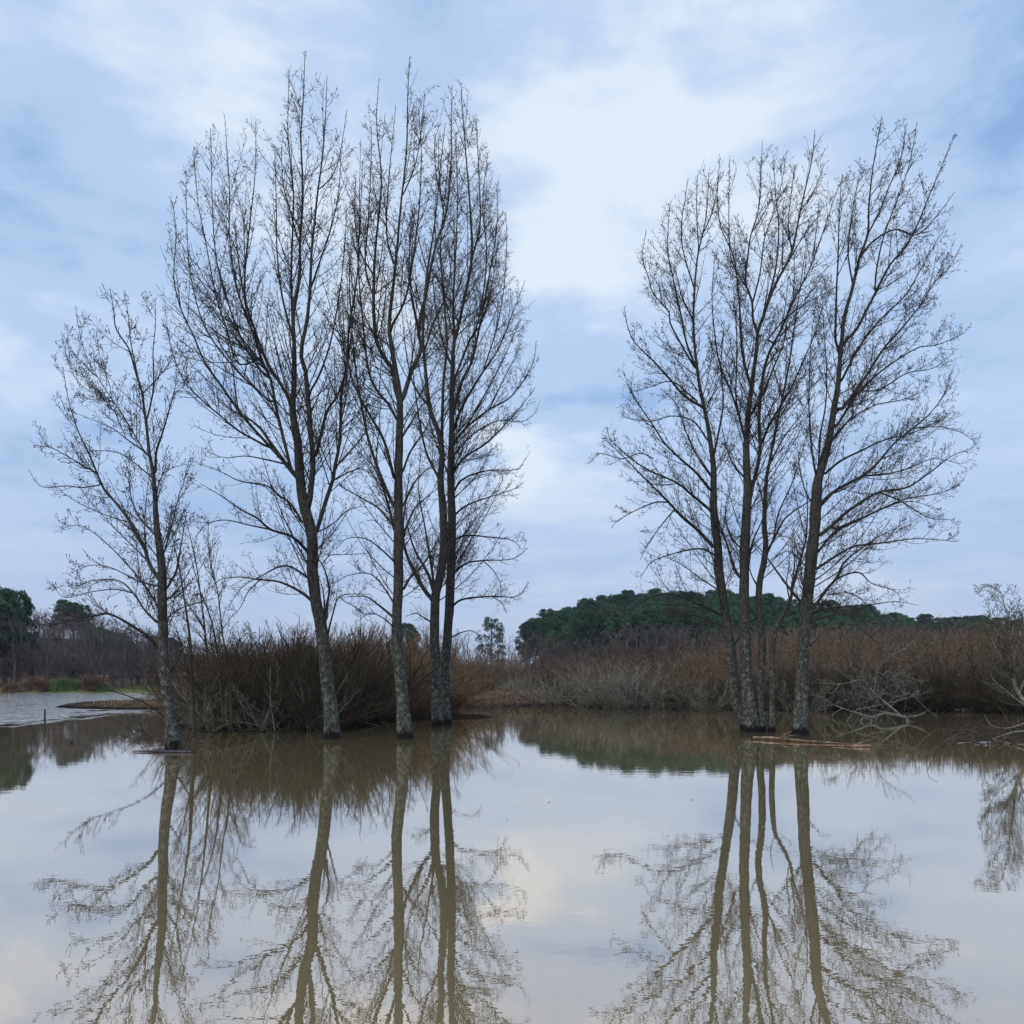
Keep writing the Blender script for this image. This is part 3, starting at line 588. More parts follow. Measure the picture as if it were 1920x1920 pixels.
tree_from_limbs('poplar_tree', 'leftmost trunk of the right-hand poplar clump, bowed out to the left with arching lower limbs', 'tree', 1371, T6, E6, 16, twigden=1.12, group=G_POP)

T7 = [([(1411, 1373), (1404, 1314), (1400, 1266), (1398, 1218), (1397, 1170), (1395, 1122), (1396, 1074), (1396, 1035), (1398, 994), (1400, 952), (1402, 912), (1399, 850), (1402, 787), (1408, 735), (1412, 704), (1419, 652), (1421, 621), (1433, 590), (1437, 575), (1454, 533), (1471, 502), (1485, 471), (1492, 440), (1500, 398), (1512, 346), (1523, 294), (1528, 243)],
       [12.6, 10.6, 9.2, 8.8, 8.4, 7.2, 5.8, 4.6, 3.4, 2.1, .9]),
      ([(1421, 625), (1412, 600), (1410, 565), (1398, 529), (1402, 481), (1408, 440), (1421, 398), (1427, 325), (1429, 268)], 4.4), ([(1412, 565), (1425, 512), (1433, 450), (1450, 398), (1465, 346), (1475, 283)], 3), ([(1408, 552), (1373, 492), (1367, 429), (1367, 367), (1368, 298)], 3),
      ([(1408, 725), (1396, 683), (1390, 642), (1388, 600), (1385, 554), (1375, 480), (1350, 420), (1345, 340)], 3.6), ([(1398, 830), (1385, 777), (1371, 735), (1350, 683), (1342, 642), (1335, 560), (1340, 480)], 3.2), ([(1400, 835), (1381, 754), (1381, 687), (1381, 621), (1375, 540)], 2.8),
      ([(1393, 1085), (1383, 1077), (1373, 1056), (1362, 1017), (1348, 979), (1342, 930)], 4), ([(1402, 1070), (1410, 1020), (1425, 985), (1440, 950), (1452, 910)], 3), ([(1404, 960), (1408, 923), (1419, 881), (1425, 840), (1423, 798), (1425, 756), (1431, 704), (1442, 662), (1465, 617), (1490, 560), (1520, 500), (1545, 430), (1565, 370), (1582, 328)], 5.2),
      ([(1425, 838), (1442, 798), (1460, 767), (1485, 725), (1500, 690), (1530, 620), (1550, 540)], 3.8), ([(1485, 471), (1478, 420), (1485, 350), (1490, 310)], 2.2), ([(1500, 398), (1530, 350), (1545, 310), (1555, 300)], 2.2), ([(1454, 533), (1490, 470), (1515, 430), (1540, 400)], 2.6),
      ([(1402, 787), (1430, 740), (1450, 690), (1470, 640), (1480, 580), (1500, 530)], 3), ([(1400, 900), (1375, 870), (1360, 830), (1350, 780)], 2.4), ([(1396, 1035), (1370, 1005), (1360, 965), (1365, 920)], 2.2), ([(1398, 1000), (1375, 1005), (1350, 960)], 1.6),
      ([(1437, 575), (1455, 500), (1460, 430), (1455, 370), (1450, 300)], 2.6), ([(1396, 1040), (1425, 1010), (1450, 1000), (1480, 1010)], 2), ([(1437, 640), (1470, 600), (1510, 570), (1545, 550)], 2.2)]
tree_from_limbs('poplar_tree', 'thick lichen-covered second trunk of the right-hand poplar clump, rising nearly straight', 'tree', 1373, T7, E7, 17, twigden=1.08, group=G_POP)

T8 = [([(1428, 1372), (1425, 1314), (1428, 1266), (1429, 1218), (1427, 1170), (1422, 1134), (1423, 1110), (1425, 1087), (1433, 1050), (1436, 1020), (1433, 990), (1434, 955), (1437, 900), (1442, 871), (1454, 808), (1467, 746), (1480, 680), (1490, 610), (1500, 540), (1510, 470)],
       [7.8, 6.6, 6.2, 5.8, 5.2, 4.4, 3.6, 2.8, 1.8, .9]),
      ([(1436, 1042), (1454, 1004), (1475, 969), (1521, 937), (1550, 910)], 3.4), ([(1450, 1012), (1460, 962), (1485, 906), (1500, 860), (1520, 790)], 3.2), ([(1424, 1105), (1410, 1080), (1400, 1050)], 2.6), ([(1434, 955), (1420, 900), (1410, 860)], 2), ([(1442, 871), (1470, 820), (1500, 780), (1525, 740)], 2.4), ([(1467, 746), (1450, 690), (1440, 630)], 2)]
tree_from_limbs('poplar_tree', 'slimmer third trunk of the right-hand poplar clump with a wavy stem', 'tree', 1372, T8, E7, 18, twigden=.8, group=G_POP)
T9 = [([(1447, 1372), (1448, 1314), (1447, 1266), (1449, 1218), (1454, 1182), (1466, 1158), (1481, 1129), (1488, 1093), (1500, 1050), (1510, 1015), (1514, 960), (1512, 900)],
       [5.8, 5.4, 5, 4.5, 4, 3, 2, 1]),
      ([(1481, 1129), (1475, 1090), (1480, 1060), (1478, 1020)], 1.8), ([(1454, 1182), (1445, 1150), (1450, 1110)], 1.5), ([(1458, 1172), (1470, 1175), (1485, 1160)], 1.4)]
tree_from_limbs('poplar_tree', 'thinnest stem of the right-hand poplar clump, bending right between the two thick trunks', 'tree', 1373, T9, E7, 19, twigden=.7, group=G_POP, ylim=2)

T10 = [([(1500, 1378), (1502, 1314), (1505, 1266), (1507, 1218), (1509, 1170), (1513, 1122), (1516, 1098), (1521, 1046), (1527, 994), (1529, 954), (1533, 902), (1542, 871), (1554, 829), (1562, 777), (1571, 725), (1575, 673), (1579, 631), (1583, 595), (1600, 533), (1612, 481), (1627, 440), (1629, 387), (1633, 346), (1640, 294), (1654, 217)],
        [14, 11.6, 11.0, 10.6, 9.8, 8.2, 6.6, 5.0, 3.6, 2.1, .9]),
       ([(1626, 442), (1648, 398), (1669, 346), (1690, 294), (1698, 233)], 2.6), ([(1578, 645), (1604, 620), (1623, 585), (1644, 544), (1669, 496), (1700, 460), (1721, 419), (1742, 367), (1762, 321), (1777, 283), (1792, 250)], 4.2),
       ([(1640, 550), (1644, 502), (1658, 440), (1685, 367), (1706, 304), (1719, 232)], 2.8), ([(1572, 775), (1596, 746), (1627, 700), (1658, 652), (1690, 617), (1731, 565), (1748, 533), (1779, 502), (1804, 456)], 4),
       ([(1565, 805), (1585, 773), (1612, 733), (1660, 690), (1721, 652), (1752, 648), (1804, 627), (1822, 606)], 3.4), ([(1542, 893), (1575, 865), (1617, 844), (1658, 825), (1710, 812), (1770, 785)], 3.2),
       ([(1536, 946), (1565, 921), (1617, 892), (1648, 865), (1675, 833), (1710, 804), (1742, 777), (1773, 735), (1785, 692)], 4.2), ([(1532, 1008), (1560, 985), (1596, 954), (1648, 923), (1700, 914), (1742, 887), (1783, 856), (1828, 838)], 4.6),
       ([(1560, 995), (1617, 971), (1658, 952), (1700, 935), (1760, 925), (1800, 910)], 3), ([(1530, 1040), (1562, 1000), (1594, 983), (1646, 958), (1700, 940), (1750, 950)], 3), ([(1526, 1070), (1562, 1046), (1600, 1025), (1646, 1019), (1720, 1010), (1795, 1016)], 3.2),
       ([(1522, 1145), (1548, 1108), (1569, 1083), (1583, 1054), (1614, 1029), (1650, 1005), (1690, 985)], 4.4), ([(1564, 1087), (1594, 1075), (1614, 1075), (1635, 1094), (1676, 1107), (1690, 1125)], 2.6),
       ([(1512, 1160), (1532, 1146), (1568, 1139), (1628, 1134), (1680, 1128), (1720, 1135)], 2.8), ([(1512, 1175), (1527, 1163), (1561, 1153), (1594, 1153), (1613, 1177), (1647, 1208)], 2.6), ([(1510, 1150), (1498, 1125), (1481, 1104), (1458, 1073), (1437, 1044), (1412, 1015), (1395, 995)], 4.2),
       ([(1483, 1105), (1487, 1083), (1490, 1050), (1485, 1025), (1487, 994)], 2.2), ([(1533, 905), (1523, 850), (1517, 767), (1517, 725), (1519, 662), (1525, 600)], 3), ([(1577, 660), (1567, 642), (1567, 600), (1569, 533), (1571, 492), (1575, 377), (1579, 326)], 3.4),
       ([(1533, 905), (1538, 819), (1548, 760), (1550, 700), (1545, 620), (1540, 540)], 2.6), ([(1600, 540), (1590, 470), (1598, 400), (1610, 330)], 2.4), ([(1612, 481), (1640, 450), (1680, 430), (1720, 440), (1760, 400), (1790, 360)], 2.6),
       ([(1575, 720), (1600, 670), (1625, 630), (1660, 590), (1700, 550), (1740, 480), (1770, 430)], 3), ([(1617, 892), (1650, 890), (1700, 880), (1750, 860), (1800, 870)], 2.2), ([(1648, 923), (1690, 940), (1740, 970), (1790, 975)], 2),
       ([(1585, 1110), (1610, 1120), (1640, 1150), (1660, 1175)], 1.8), ([(1506, 1225), (1525, 1205), (1540, 1190), (1560, 1180)], 2.2), ([(1612, 733), (1650, 730), (1700, 700), (1750, 690), (1790, 660)], 2.4), ([(1710, 804), (1760, 800), (1800, 810), (1830, 830)], 2),
       ([(1518, 1070), (1490, 1040), (1470, 1035), (1450, 1050)], 1.8), ([(1529, 954), (1510, 920), (1500, 880), (1495, 830)], 2.2), ([(1555, 830), (1590, 790), (1640, 760), (1690, 750), (1740, 730)], 2.6)]
tree_from_limbs('poplar_tree', 'thick-trunked poplar on the right of its clump, crown fanning out far to the right', 'tree', 1378, T10, E10, 20, twigden=1.15, group=G_POP, ylim=5)

# multi-stemmed young tree between the first two poplars
SAP = [([(365, 1392), (360, 1300), (356, 1200), (345, 1120), (335, 1060), (320, 990), (316, 960)], [4.2, 3.8, 3, 2.2, 1]),
       ([(402, 1372), (392, 1270), (384, 1180), (378, 1130), (368, 1060), (355, 1000), (343, 955)], 4), ([(420, 1372), (412, 1260), (402, 1190), (392, 1150), (376, 1110), (362, 1060), (350, 1020)], 3.8),
       ([(436, 1370), (428, 1250), (418, 1195), (413, 1150), (408, 1110), (395, 1055), (390, 1015), (392, 975)], 3.8), ([(384, 1180), (350, 1130), (325, 1110)], 2), ([(360, 1300), (340, 1210), (318, 1150)], 2.4), ([(412, 1260), (375, 1190), (330, 1150)], 2), ([(428, 1300), (450, 1200), (480, 1185)], 2)]
ESAP = [(300, 1320), (300, 1100), (310, 940), (400, 930), (440, 1050), (480, 1150), (480, 1340), (380, 1380)]
tree_from_limbs('willow_tree', 'slender young willow with several long leaning stems between the two left poplars', 'tree', 1385, SAP, ESAP, 31, twigden=.9, mats=(M_SAP, M_SAP, M_WILLOW), ylim=2.5, yspread=.5)

# grey dead limb tangle in front of the right bank
DEAD = [([(1700, 1345), (1660, 1338), (1633, 1345), (1600, 1335), (1563, 1321), (1541, 1308), (1520, 1302)], [2.6, 2.4, 2.2, 1.9, 1.5, .9]),
        ([(1633, 1345), (1636, 1365), (1639, 1396)], 2), ([(1545, 1312), (1549, 1345), (1556, 1367), (1565, 1390)], 2.4), ([(1690, 1342), (1640, 1300), (1618, 1275), (1575, 1283), (1522, 1279)], 3),
        ([(1640, 1292), (1647, 1256), (1671, 1230), (1700, 1215), (1712, 1201)], 2.8), ([(1650, 1262), (1681, 1283), (1697, 1309), (1695, 1338)], 2.2), ([(1660, 1258), (1690, 1266), (1726, 1278)], 1.8), ([(1604, 1331), (1676, 1316), (1724, 1302)], 2),
        ([(1628, 1330), (1676, 1338), (1714, 1355), (1745, 1364)], 2), ([(1670, 1310), (1707, 1302), (1736, 1328), (1757, 1344)], 2), ([(1600, 1335), (1585, 1360), (1600, 1380)], 1.6), ([(1660, 1330), (1620, 1290), (1580, 1262), (1560, 1250)], 2), ([(1620, 1343), (1650, 1365), (1668, 1388)], 1.6), ([(1580, 1327), (1560, 1345), (1590, 1375), (1612, 1388)], 1.5), ([(1697, 1309), (1660, 1300), (1630, 1310), (1600, 1300)], 1.2), ([(1655, 1335), (1640, 1355), (1655, 1380), (1662, 1398)], 1.2), ([(1620, 1343), (1610, 1362), (1622, 1385), (1619, 1396)], 1.2), ([(1690, 1342), (1700, 1362), (1722, 1380)], 1.2), ([(1618, 1275), (1600, 1255), (1588, 1225)], 1.2), ([(1575, 1283), (1558, 1300), (1545, 1290)], 1.1), ([(1681, 1283), (1660, 1290), (1640, 1310), (1615, 1318)], 1.2), ([(1700, 1345), (1725, 1340), (1745, 1328)], 1.2), ([(1605, 1335), (1650, 1350), (1690, 1372), (1712, 1392)], 1.3)]
EDEAD = [(1500, 1260), (1560, 1235), (1650, 1200), (1715, 1190), (1740, 1270), (1765, 1350), (1690, 1405), (1600, 1405), (1540, 1380), (1500, 1330)]
tree_from_limbs('dead_branch', 'tangle of pale grey lichened dead branches drooping to the water beside the thick right poplar', 'dead branches', 1352, DEAD, EDEAD, 32, twigden=1.2, mats=(M_GREYB, M_GREYB, M_GREYB), ylim=2.2, yspread=.7, single=True, rs=1.9)
# lichened tree entering from the right edge with an arching shoot
RT = [([(1965, 1392), (1930, 1330), (1905, 1290), (1900, 1240), (1893, 1190), (1892, 1165), (1885, 1140), (1876, 1108)], [4.5, 4, 3.4, 2.4, 1.6, .8]),
      ([(1884, 1132), (1876, 1112), (1862, 1101), (1848, 1099), (1838, 1106), (1826, 1109)], 1), ([(1893, 1190), (1860, 1160), (1845, 1150)], 2), ([(1905, 1290), (1880, 1240), (1860, 1200), (1850, 1170)], 2.6), ([(1930, 1330), (1880, 1290), (1860, 1270), (1845, 1230)], 2.4),
      ([(1940, 1350), (1890, 1365), (1860, 1360), (1845, 1340)], 2), ([(1950, 1370), (1905, 1372), (1870, 1382), (1850, 1390)], 2), ([(1900, 1240), (1915, 1180), (1925, 1140)], 3), ([(1910, 1300), (1940, 1230), (1950, 1150)], 3), ([(1905, 1280), (1870, 1250), (1840, 1245)], 1.8), ([(1896, 1200), (1905, 1150), (1912, 1120)], 2)]
ERT = [(1822, 1400), (1835, 1300), (1830, 1200), (1850, 1150), (1822, 1095), (1880, 1095), (1990, 1100), (2010, 1400)]
tree_from_limbs('lichened_tree', 'grey lichened bare tree leaning in at the right edge with one arching shoot', 'tree', 1382, RT, ERT, 33, twigden=1.7, mats=(M_GREYB, M_GREYB, M_OLIVE), ylim=3)

# ------------------------------------------------------------------ background plants (built once per kind, copied with their parts)
def copy_tree(o, parent=None):
    c = o.copy(); COL.objects.link(c); c.parent = parent
    for ch in list(o.children): copy_tree(ch, c)
    return c
def shrub_proto(name, seed, H, spread, nstem, mats, den=1.0, tw=.006, lean=(0, 0)):
    rng = np.random.default_rng(seed); K = 10; S = np.empty((nstem, K, 3))
    a = rng.uniform(0, 2 * np.pi, nstem); rad = np.sqrt(rng.random(nstem)) * spread * .35
    S[:, 0] = np.stack([np.cos(a) * rad, np.sin(a) * rad, np.full(nstem, -.15)], 1)
    tilt = rng.uniform(.05, 1.0, nstem) * 1.05; D = np.stack([np.cos(a) * np.sin(tilt) + lean[0], np.sin(a) * np.sin(tilt) + lean[1], np.cos(tilt)], 1)
    ln = H * rng.uniform(.6, 1.0, nstem) / (np.cos(tilt) ** .4)
    dr = rng.normal(0, .07, (nstem, 3))
    for k in range(1, K):
        S[:, k] = S[:, k - 1] + D * (ln / (K - 1))[:, None]; D += dr + rng.normal(0, .085, D.shape) + np.array([0, 0, .06]); D /= np.linalg.norm(D, axis=1, keepdims=True)
    R = (.008 + .006 * ln)[:, None] * np.linspace(1, .25, K)[None]; R = np.maximum(R, tw)
    C1, R1 = children(S, R, rng, 3.6 * den, .12, .42, .8, .3, H * .5, (20, 62), 8, (.0, .09), .085, (tw, .003, tw), up=.2, zmin=.05)
    C2, R2 = children(C1, R1, rng, 5.0 * den, .1, .5, .8, .2, H * .28, (18, 55), 6, (.02, .11), .085, (tw * .8, .001, tw * .8), up=.3, zmin=.05)
    root = empty(name)
    s = Acc(); s.add(tubes(S, R, 5)); s.add(tubes(C1, R1, 3)); s.build('stems', mats[0], root)
    s = Acc(); s.add(tubes(C2, R2, 3)); s.build('shoots', mats[1], root)
    return root
def tree_proto(name, seed, H, mats, spread=.5, den=1.0, tw=.012, multi=1, low=.22):
    rng = np.random.default_rng(seed); K = 14; S = np.zeros((multi, K, 3)); z = np.linspace(-.3, H * .92, K)
    for m in range(multi):
        S[m, :, 0] = np.cumsum(rng.normal(0, .10, K)) + (rng.normal(0, .10) if multi > 1 else 0) * z
        S[m, :, 1] = np.cumsum(rng.normal(0, .10, K)) + (rng.normal(0, .10) if multi > 1 else 0) * z
        S[m, :, 2] = z * rng.uniform(.85, 1)
    R = np.repeat((np.linspace(.13, .025, K) * H / 9 / multi ** .4)[None], multi, 0)
    C0, R0 = children(S, R, rng, 2.9 / multi ** .5, low, spread, .9, 1.2, H * spread, (35, 60), 10, (.02, .07), .05, (.014, .010, tw), up=.2)
    C1, R1 = children(C0, R0, rng, 3.0 * den, .1, .5, .85, .6, H * .25, (28, 55), 7, (.03, .10), .06, (tw, .004, tw), up=.3)
    C2, R2 = children(C1, R1, rng, 4.0 * den, .1, .5, .8, .4, H * .12, (25, 55), 5, (.05, .12), .06, (tw * .8, .001, tw * .8), up=.3)
    root = empty(name)
    s = Acc(); s.add(tubes(S, R, 6)); s.build('trunk', mats[0], root)
    s = Acc(); s.add(tubes(C0, R0, 4)); s.add(tubes(C1, R1, 3)); s.add(tubes(C2, R2, 3)); s.build('crown', mats[1], root)
    return root
def pine_proto(name, seed, H, W_, c0=.38, nclump=150, shape='dome'):
    rng = np.random.default_rng(seed); root = empty(name)
    K = 10; S = np.zeros((1, K, 3)); S[0, :, 2] = np.linspace(-.4, H * .9, K); S[0, :, 0] = np.cumsum(rng.normal(0, .08, K)); S[0, :, 1] = np.cumsum(rng.normal(0, .08, K))
    R = np.linspace(.24, .06, K)[None] * H / 13
    acc = Acc(); acc.add(tubes(S, R, 7))
    V = []; T = []; n0 = 0; Bp = []
    for i in range(nclump):
        u = rng.random() ** .8; z = H * (c0 + (1 - c0) * u) - .4
        prof = (math.sqrt(max(0, 1 - ((u - .35) / .68) ** 2)) if shape == 'dome' else (1 - u) ** .7 * .9 + .12)
        rr = W_ * .5 * prof * math.sqrt(rng.uniform(.25, 1)); a = rng.uniform(0, 2 * np.pi)
        c = np.array([math.cos(a) * rr, math.sin(a) * rr, z]); cr = H * .042 * rng.uniform(.7, 1.3)
        zb = max(.3 * H, z - rr * .5 - .3); Bp.append(np.stack([np.array([0, 0, zb]) + (c - np.array([0, 0, zb])) * s + np.array([0, 0, -.25 * math.sin(s * 3.14)]) for s in np.linspace(0, 1, 5)]))
        nn_ = 95; d = rng.normal(size=(nn_, 3)); d[:, 2] = d[:, 2] * .8 + .25; d /= np.linalg.norm(d, axis=1, keepdims=True)
        p = c + d * (cr * rng.uniform(.35, 1, nn_) ** .6)[:, None] * np.array([1.25, 1.25, .75])
        up = d + rng.normal(0, .35, d.shape) + np.array([0, 0, .5]); up /= np.linalg.norm(up, axis=1, keepdims=True)
        sd_ = np.cross(up, rng.normal(size=up.shape)); sd_ /= np.linalg.norm(sd_, axis=1, keepdims=True)
        ln = H * .020 * rng.uniform(.6, 1.3, nn_)[:, None]; wd = ln * .30
        V.append(np.stack([p - sd_ * wd, p + sd_ * wd, p + up * ln * 1.3], 1).reshape(-1, 3))
    V = np.concatenate(V); T = np.arange(len(V)).reshape(-1, 3)
    acc.add(tubes(np.stack(Bp), np.repeat(np.linspace(.07, .025, 5)[None], len(Bp), 0), 4))
    acc.build('trunk', M_PTRUNK, root)
    link_mesh('crown', V, T, M_PINE, root)
    return root
protos_used = set()
def place(proto, x, y, s, rz, label, cat, group, z=None, sxy=1.0):
    if proto.name not in protos_used: protos_used.add(proto.name); o = proto
    else: o = copy_tree(proto)
    zz = float(ground(x, y)) if z is None else z
    o.location = (x, y, zz); o.rotation_euler = (0, 0, rz); o.scale = (s * sxy, s * sxy, s)
    tag(o, label, cat, group); return o
R_ = random.Random(7)
# -- pines on the ridge
pines = [pine_proto('pine_tree', 100 + i, 13, 7.5 + i * .6) for i in range(4)]
def pine_at(px, Y, ytop, label, group, i=None, sxy=1.0):
    x = (px - 960) / F * Y; g = float(ground(x, Y)); zt = CH + (HZ - ytop) / F * Y; s = (zt - g) / 13.0
    return place(pines[R_.randrange(4) if i is None else i], x, Y, s, R_.uniform(0, 6.3), label, 'pine', group, z=g, sxy=sxy)
pines.append(pine_proto('pine_tree', 140, 13, 8.5, c0=.3, nclump=60))
pine_at(922, 205, 1157, 'lone dark pine standing apart on the left of the pine ridge', 'distant pines', 4, .8)
pine_at(992, 200, 1166, 'small pine at the foot of the left end of the pine ridge', 'distant pines', 1, .75)
pine_at(1478 - 715, 150, 1168, 'dark pine top showing behind the willow bush beside the third poplar', 'distant pines', 2, .7)
for row, (Y, drop) in enumerate(((244, 0), (226, 6), (208, 14), (190, 24), (174, 35))):
    px = 1003 + row * 10
    while px < 1990:
        yt = np.interp(px, PINE_X, PINE_Y) + drop + R_.uniform(-6, 12)
        pine_at(px, Y + R_.uniform(-5, 5), yt, 'dark green pine of the wooded ridge behind the scrub', 'pines covering the ridge', sxy=R_.uniform(.75, 1.15))
        px += R_.uniform(24, 38) * 200 / Y
# left shore pines
pine_at(10, 116, 1104, 'big dark pine at the left edge above the bare woods', 'left shore pines', 0, .6)
pine_at(33, 120, 1108, 'second dark pine from the left edge, rounder than its neighbour', 'left shore pines', 3, .5)
pine_at(-26, 115, 1090, 'dark pine cut by the left edge of the picture', 'left shore pines', 2, .8)
for (px, yt, sx_) in ((118, 1124, .7), (138, 1129, .7), (157, 1134, .7)):
    pine_at(px, 215, yt, 'dark pine rising above the bare woods behind the shortest poplar', 'hilltop pines on the left', sxy=sx_)
for (px, Y, yt) in ((178, 170, 1175), (205, 175, 1182), (225, 185, 1186), (290, 190, 1192), (320, 200, 1196), (190, 150, 1190), (240, 150, 1205), (60, 150, 1200), (130, 130, 1228), (110, 116, 1245), (20, 122, 1240), (145, 112, 1248)):
    pine_at(px, Y, yt, 'dark evergreen half hidden among the bare woods on the left', 'evergreens within the left woods', sxy=R_.uniform(.9, 1.3))
# -- bare woods
bare = [tree_proto('bare_tree', 200 + i, 9, (M_PURPLE, M_PURPLE), spread=.5, multi=1 + i % 2, low=.08, den=1.25, tw=.015) for i in range(4)]
palet = [tree_proto('pale_bare_tree', 220 + i, 9, (M_PALE, M_PALE), spread=.42, multi=1) for i in range(2)]
def bare_at(px, Y, ytop, protos, label, group, sxy=1.0):
    x = (px - 960) / F * Y; g = float(ground(x, Y)); zt = CH + (HZ - ytop) / F * Y; s = max((zt - g) / 8.9, .25)
    return place(protos[R_.randrange(len(protos))], x, Y, s, R_.uniform(0, 6.3), label, 'tree', group, z=g, sxy=sxy)
for Y, dens in ((228, 17), (205, 18), (182, 19), (160, 20), (140, 23), (124, 26), (112, 30), (106, 34)):
    px = -110 + R_.uniform(0, 20)
    while px < 560:
        x = (px - 960) / F * Y; g = float(ground(x, Y)); zt = g + R_.uniform(8.0, 11.5) * (1 if Y > 115 or px < 190 else .8)
        yt = HZ - (zt - CH) / Y * F; sky_ = np.interp(px, LEFT_X, LEFT_Y)
        yt = max(yt, sky_ + R_.uniform(-7, 3))
        pr = palet if R_.random() < .16 else bare
        bare_at(px, Y + R_.uniform(-7, 7), yt, pr, 'grey purple bare tree in the woods on the left shore' if pr is bare else 'pale grey bare tree in the woods on the left shore', 'bare trees of the left woods' if pr is bare else 'pale bare trees of the left woods', R_.uniform(1.0, 1.35))
        px += R_.uniform(.7, 1.3) * dens
for Y in (150, 128):
    px = 560
    while px < 965:
        bare_at(px, Y + R_.uniform(-6, 6), R_.uniform(1172, 1198) + (150 - Y) * .3, palet if R_.random() < .6 else bare, 'pale bare tree on the skyline between the left poplars and the lone pine', 'skyline bare trees', 1.1)
        px += R_.uniform(16, 30)
BR_X = [950, 975, 1000, 1050, 1090, 1120, 1180, 1240, 1300, 1400, 1500, 1600, 1650, 1750, 1850, 1960]
BR_Y = [1215, 1192, 1180, 1178, 1195, 1180, 1164, 1158, 1165, 1172, 1178, 1170, 1150, 1160, 1160, 1140]
for Y, dr in ((128, 0), (112, 8), (98, 17)):
    px = 955 + R_.uniform(0, 15)
    while px < 1980:
        bare_at(px, Y + R_.uniform(-4, 4), np.interp(px, BR_X, BR_Y) + dr + R_.uniform(-4, 8), bare, 'dark purple brown bare tree below the pine ridge', 'bare trees below the pine ridge', R_.uniform(1.0, 1.4))
        px += R_.uniform(14, 24) * 110 / Y
# -- willow scrub
rust = [shrub_proto('willow_shrub', 300 + i, 5, 2.4, 40, (M_OLIVE, M_RUST), tw=.008, den=1.25) for i in range(4)]
dark = [shrub_proto('willow_shrub', 320 + i, 4, 2.6, 44, (M_DARKS, M_DARKT), tw=.0048, den=1.35) for i in range(4)]
palew = [shrub_proto('willow_shrub', 310 + i, 5, 2.6, 38, (M_OLIVE, M_BUFF), tw=.008, den=1.2) for i in range(2)]
greyp = [shrub_proto('grey_shrub', 340 + i, 3, 2.6, 26, (M_GREYB, M_GREYS), tw=.006, den=1.1) for i in range(3)]
greyd = [shrub_proto('grey_shrub', 360 + i, 3, 2.8, 60, (M_GREYB, M_GREYS), tw=.007, den=1.35) for i in range(3)]
def shrub_at(px, Y, ytop, protos, H, label, group, sxy=1.0, z=None, cat='shrub'):
    x = (px - 960) / F * Y; g = max(float(ground(x, Y)), -.15) if z is None else z; zt = CH + (HZ - ytop) / F * Y; s = max((zt - g) / H, .15)
    return place(protos[R_.randrange(len(protos))], x, Y, s, R_.uniform(0, 6.3), label, cat, group, z=g, sxy=sxy)
RS_X = [850, 900, 945, 985, 1010, 1060, 1100, 1150, 1200, 1250, 1300, 1350, 1400, 1450, 1500, 1600, 1700, 1800, 1850, 1990]
RS_Y = [1222, 1218, 1226, 1245, 1240, 1232, 1222, 1212, 1205, 1208, 1205, 1192, 1183, 1176, 1172, 1170, 1172, 1168, 1160, 1150]
for Y, dr in ((92, -2), (82, 3), (73, 9), (64, 15), (57, 24), (51.5, 36)):
    px = (846 if Y > 70 else 1085 if Y > 60 else 1150 if Y > 53 else 1225) + R_.uniform(0, 12)
    while px < 1985:
        if 940 < px < 1015 and Y < 80: px += 20; continue
        x = (px - 960) / F * Y
        if float(ground(x, Y)) > .05:
            left = px < 960
            yy_ = np.interp(px, RS_X, RS_Y) + dr + R_.uniform(-10, 24) + 11 * math.sin(px * .031 + Y)
            k_ = R_.random() + (.25 if 985 < px < 1350 else 0)
            if k_ > .97: shrub_at(px, Y, yy_ + 6, dark, 3.9, 'dark brown willow shrub scattered among the rusty scrub', 'dark willows among the rusty scrub', R_.uniform(1.0, 1.3))
            elif k_ > .80: shrub_at(px, Y, yy_ + 4, palew, 4.9, 'buff grey willow shrub scattered among the rusty scrub', 'buff willows among the rusty scrub', R_.uniform(1.0, 1.4))
            else: shrub_at(px, Y + R_.uniform(-2, 2), yy_, rust, 4.9,
                     'rust brown willow shrub on the bank between the two poplar clumps' if left else 'rust brown willow shrub in the scrub along the right bank', 'rusty willows behind the middle bank' if left else 'rusty willows along the right bank', R_.uniform(.95, 1.3))
        px += R_.uniform(22, 34) * 70 / Y
for (px, Y, yt) in ((1310, 51, 1262), (1365, 49, 1258), (1430, 48.5, 1245), (1470, 48, 1240), (1530, 47.5, 1235), (1575, 47.5, 1240), (1620, 47, 1238), (1665, 47, 1232), (1710, 46.5, 1240), (1760, 46.5, 1235), (1800, 46, 1228), (1845, 46, 1225), (1890, 45, 1215), (1930, 44, 1200), (1400, 50, 1250), (1500, 49, 1230), (1600, 49, 1220), (1700, 48.5, 1215), (1790, 48, 1210), (1870, 47, 1205)):
    shrub_at(px, Y, yt, dark, 3.9, 'dark tangled willow shrub hanging over the water along the right bank', 'dark willows at the right waterline', R_.uniform(1.1, 1.4))
for (px, Y, yt, lb) in ((1112, 52.6, 1268, 'low grey shrub at the waterline, leftmost on the middle of the far bank'), (1180, 51.0, 1236, 'taller grey green shrub in the middle of the far bank'), (1245, 49.6, 1262, 'pale grey shrub just left of the dark bush by the right poplar clump'), (1325, 48.3, 1268, 'rounded grey shrub arching over the dark hollow left of the right poplar clump')):
    shrub_at(px, Y, yt, greyd if px in (1180, 1325) else greyp, 2.9, lb, None, 1.3)
for (px, Y, yt) in ((945, 76, 1262), (965, 74, 1258), (985, 77, 1250)):
    shrub_at(px, Y, yt, greyp, 2.9, 'grey green shrub at the back of the brown grassy bank', 'grey shrubs behind the grassy bank', 1.3)
